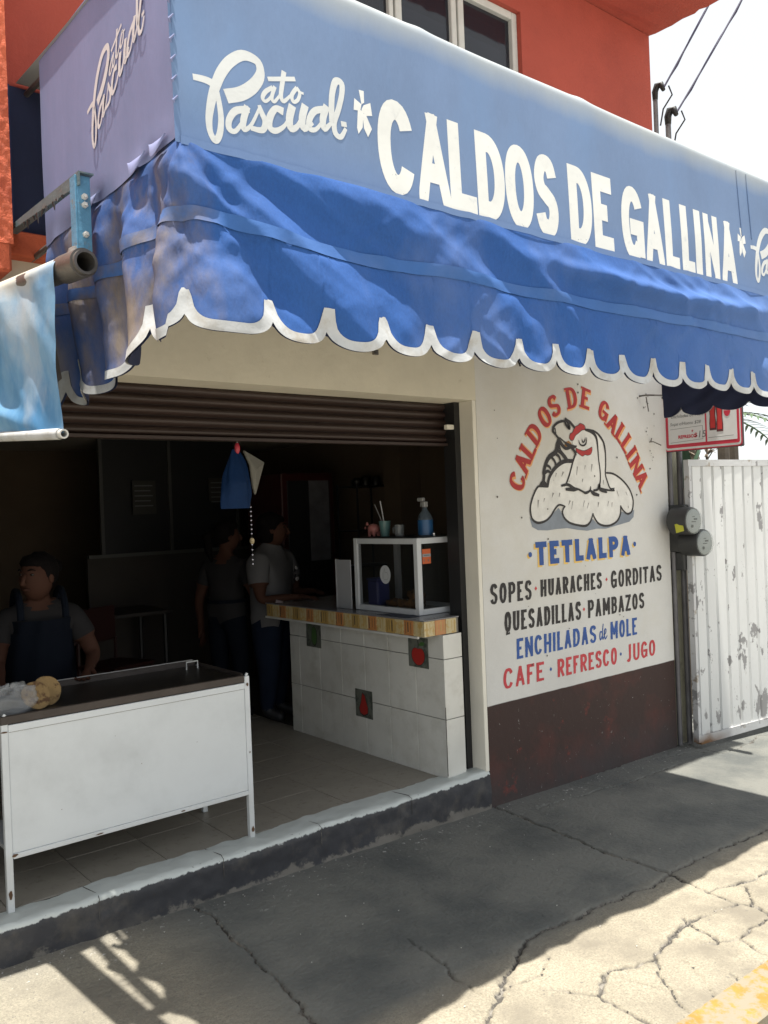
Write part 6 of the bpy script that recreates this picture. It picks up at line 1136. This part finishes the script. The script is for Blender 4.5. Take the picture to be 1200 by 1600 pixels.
# apron: bib with straps and square neckline, closed round the torso
def shell(root, W, J, z0, z1, rx, ry, m, name, a0=-math.pi, a1=math.pi, bend=0.1, n=40, k=16, flare=.0):
    U, Z = np.meshgrid(np.linspace(a0, a1, n), np.linspace(z0, z1, k), indexing='ij'); hh = h_cur; out = np.zeros(U.shape+(3,))
    for i in range(n):
        for j in range(k):
            z = Z[i, j]; t = (z-z0)/(z1-z0); cy = bend*max(0, z-.52*hh); fl = flare*(1-t); w_ = .006*math.sin(U[i, j]*9+z*8)
            p = W((rx*(1+fl)*math.sin(U[i, j])+w_, cy+(ry*(1+fl)+w_)*math.cos(U[i, j]), z)); out[i, j] = p
    return gridmesh(name, out, m, root)
h_cur = h; shell(r1, W1, J1, .38, .98, .158, .146, M['apron'], 'apron_skirt', flare=.12); shell(r1, W1, J1, .98, 1.04, .152, .143, M['apron'], 'apron_bib', a0=-1.5, a1=1.5)
for s in (-1, 1):
    g = G(); pts = [W1((s*.10, .10*math.cos(a)*1.45+.05, 1.05+.13*math.sin(a))) for a in np.linspace(.0, math.pi, 10)]; g.tube(pts, .017, 8); g.mk('apron_strap', M['apron'], r1)
# second person, seen from behind near the counter end
h = 1.46; h_cur = h
A_ = {'L': [(-.235, -.03, .88), (-.26, .02, .66), (-.265, .04, .59)], 'R': [(.235, .04, .90), (.20, .22, .82), (.17, .28, .80)]}
P = std(h, A_, bend=.02, w=.92); P['sideL'] = ((0, 1, 0), 0); P['sideR'] = ((-1, 0, 0), 0)
r2, W2, J2 = person('person in dim grey t-shirt with apron strap standing farther back in the shop', (3.02, 5.62, .2), -1.15, P, dict(top=M['shirt2'], bottom=M['apron'], head=-.5, hem=-.02), 'tail')
shell(r2, W2, J2, .87, .895, .150, .140, M['apron'], 'waist_strap', bend=.02)
# person at the counter end in a printed t-shirt
h = 1.50; h_cur = h
A_ = {'L': [(-.27, .10, .90), (-.16, .28, .93), (-.10, .34, .925)], 'R': [(.28, .06, .90), (.20, .30, .925), (.17, .38, .915)]}
P = std(h, A_, bend=.05, w=1.36); P['pelvis'] = ((0, 0, .54*h), .145); P['waist'] = ((0, .03, .62*h), .165); P['sideL'] = ((.4, .9, 0), 0); P['sideR'] = ((-1, 0, 0), 0)
r3, W3, J3 = person('person in grey printed t-shirt and jeans leaning at the counter end', (3.24, 5.37, .2), -2.55, P, dict(top=M['shirt'], bottom=M['jeans'], head=.30, hem=-.06, loose=.022), 'bob')
g = G(); M['print'] = flat('print_black', (.02, .02, .022)); M['printw'] = flat('print_white', (.35, .34, .34))
for k in range(9):
    u, v = random.uniform(-.06, .06), random.uniform(-.05, .05); p = W3((u+.01, .205+.02*math.cos(u*8), 1.06+v)); g.ball(p, (.022, .008, .013), 8, mi=0 if k % 3 else 1, rot=(0, random.uniform(-.5, .5), -2.55))
g.mk('shirt_print', [M['print'], M['printw']], r3)
# small white paper in the hand on the counter
p = W3((-.02, .37, 0)); g = G(); g.add([(3.06, 5.0, 1.096), (3.10, 4.97, 1.096), (3.13, 5.01, 1.10), (3.09, 5.04, 1.112)], [[0, 1, 2, 3]]); g.add([(3.06, 5.0, 1.0955), (3.10, 4.97, 1.0955), (3.13, 5.01, 1.0995), (3.09, 5.04, 1.1115)], [[3, 2, 1, 0]]); tag(g.mk('paper_napkin', flat('napkin', (.5, .42, .45))), label='small pale napkin by the hand on the far end of the counter', cat='napkin')
# more life at the back: shelf with bottles, menu sheets, lamp and stools; wear on the stand
for i, (x, z, w_, h_) in enumerate(((3.0, 1.75, .22, .30), (3.75, 1.85, .3, .22))):
    g = G(); g.box((x, 7.24, z), (x+w_, 7.25, z+h_)); o = empty('menu_sheet', (x, 7.24, z), label=['dim small menu sheet on the left pane of the back partition', 'dim wide menu sheet on the right pane of the back partition'][i], cat='poster')
    g.mk('sheet', flat('sheet_dim', (.04, .038, .033)), o); g = G()
    for k in range(5): g.box((x+.02, 7.2385, z+h_-.05-.045*k), (x+w_-.03-.02*(k % 2), 7.2395, z+h_-.04-.045*k))
    g.mk('sheet_lines', M['b_ink'], o)
wsh = empty('bottle_shelf', (4.6, 8.4, 1.5), label='wall shelf of small bottles dim at the right of the back wall', cat='shelf')
g = G(); g.box((3.9, 8.40, 1.30), (4.9, 8.59, 1.32)); g.mk('board', flat('shelf_wood', (.10, .07, .045)), wsh)
for k in range(7):
    x = 3.97+k*.14; g = G(); g.sm = 'auto'; hh = .16+.05*(k % 3); g.lathe((x, 8.48, 1.3205), [(.035, 0), (.036, hh*.6), (.014, hh*.8), (.013, hh)], 12)
    tag(g.mk('bottle', flat('bottle_dim%d' % k, [(.12, .05, .02), (.03, .08, .03), (.12, .11, .08)][k % 3], .3)), label=['first (leftmost) brown', 'second dark green', 'third pale', 'fourth (middle) brown', 'fifth dark green', 'sixth pale', 'seventh (rightmost) brown'][k]+' small bottle on the wall shelf at the back', cat='bottle', group='bottles on the wall shelf')
M['rust'] = mat('rust_grime', (.10, .055, .03), .9, .3, 30, bump=.3)
g = G()
for (x, z, a, b) in ((.915, .419, .012, .006), (1.25, .413, .02, .003), (1.62, .4135, .012, .003), (1.44, .66, .002, .002), (.893, .90, .012, .004), (1.962, .915, .006, .01), (1.962, .60, .003, .006), (.893, .27, .008, .02), (1.963, .24, .008, .015), (1.7, .70, .0015, .002), (1.1, .55, .002, .0015), (1.33, .8, .0015, .0015)):
    n_ = 9; g.poly([(x+a*math.cos(t)*random.uniform(.6, 1.2), GYF-.0026 if (z < .43 or z > .89 or x < .9 or x > 1.95) else GYF+.0034, z+b*math.sin(t)*random.uniform(.6, 1.2)) for t in np.linspace(0, 2*math.pi, n_+1)[:-1]])
g.mk('rust_spots', M['rust'], GR)['kind'] = 'stuff'
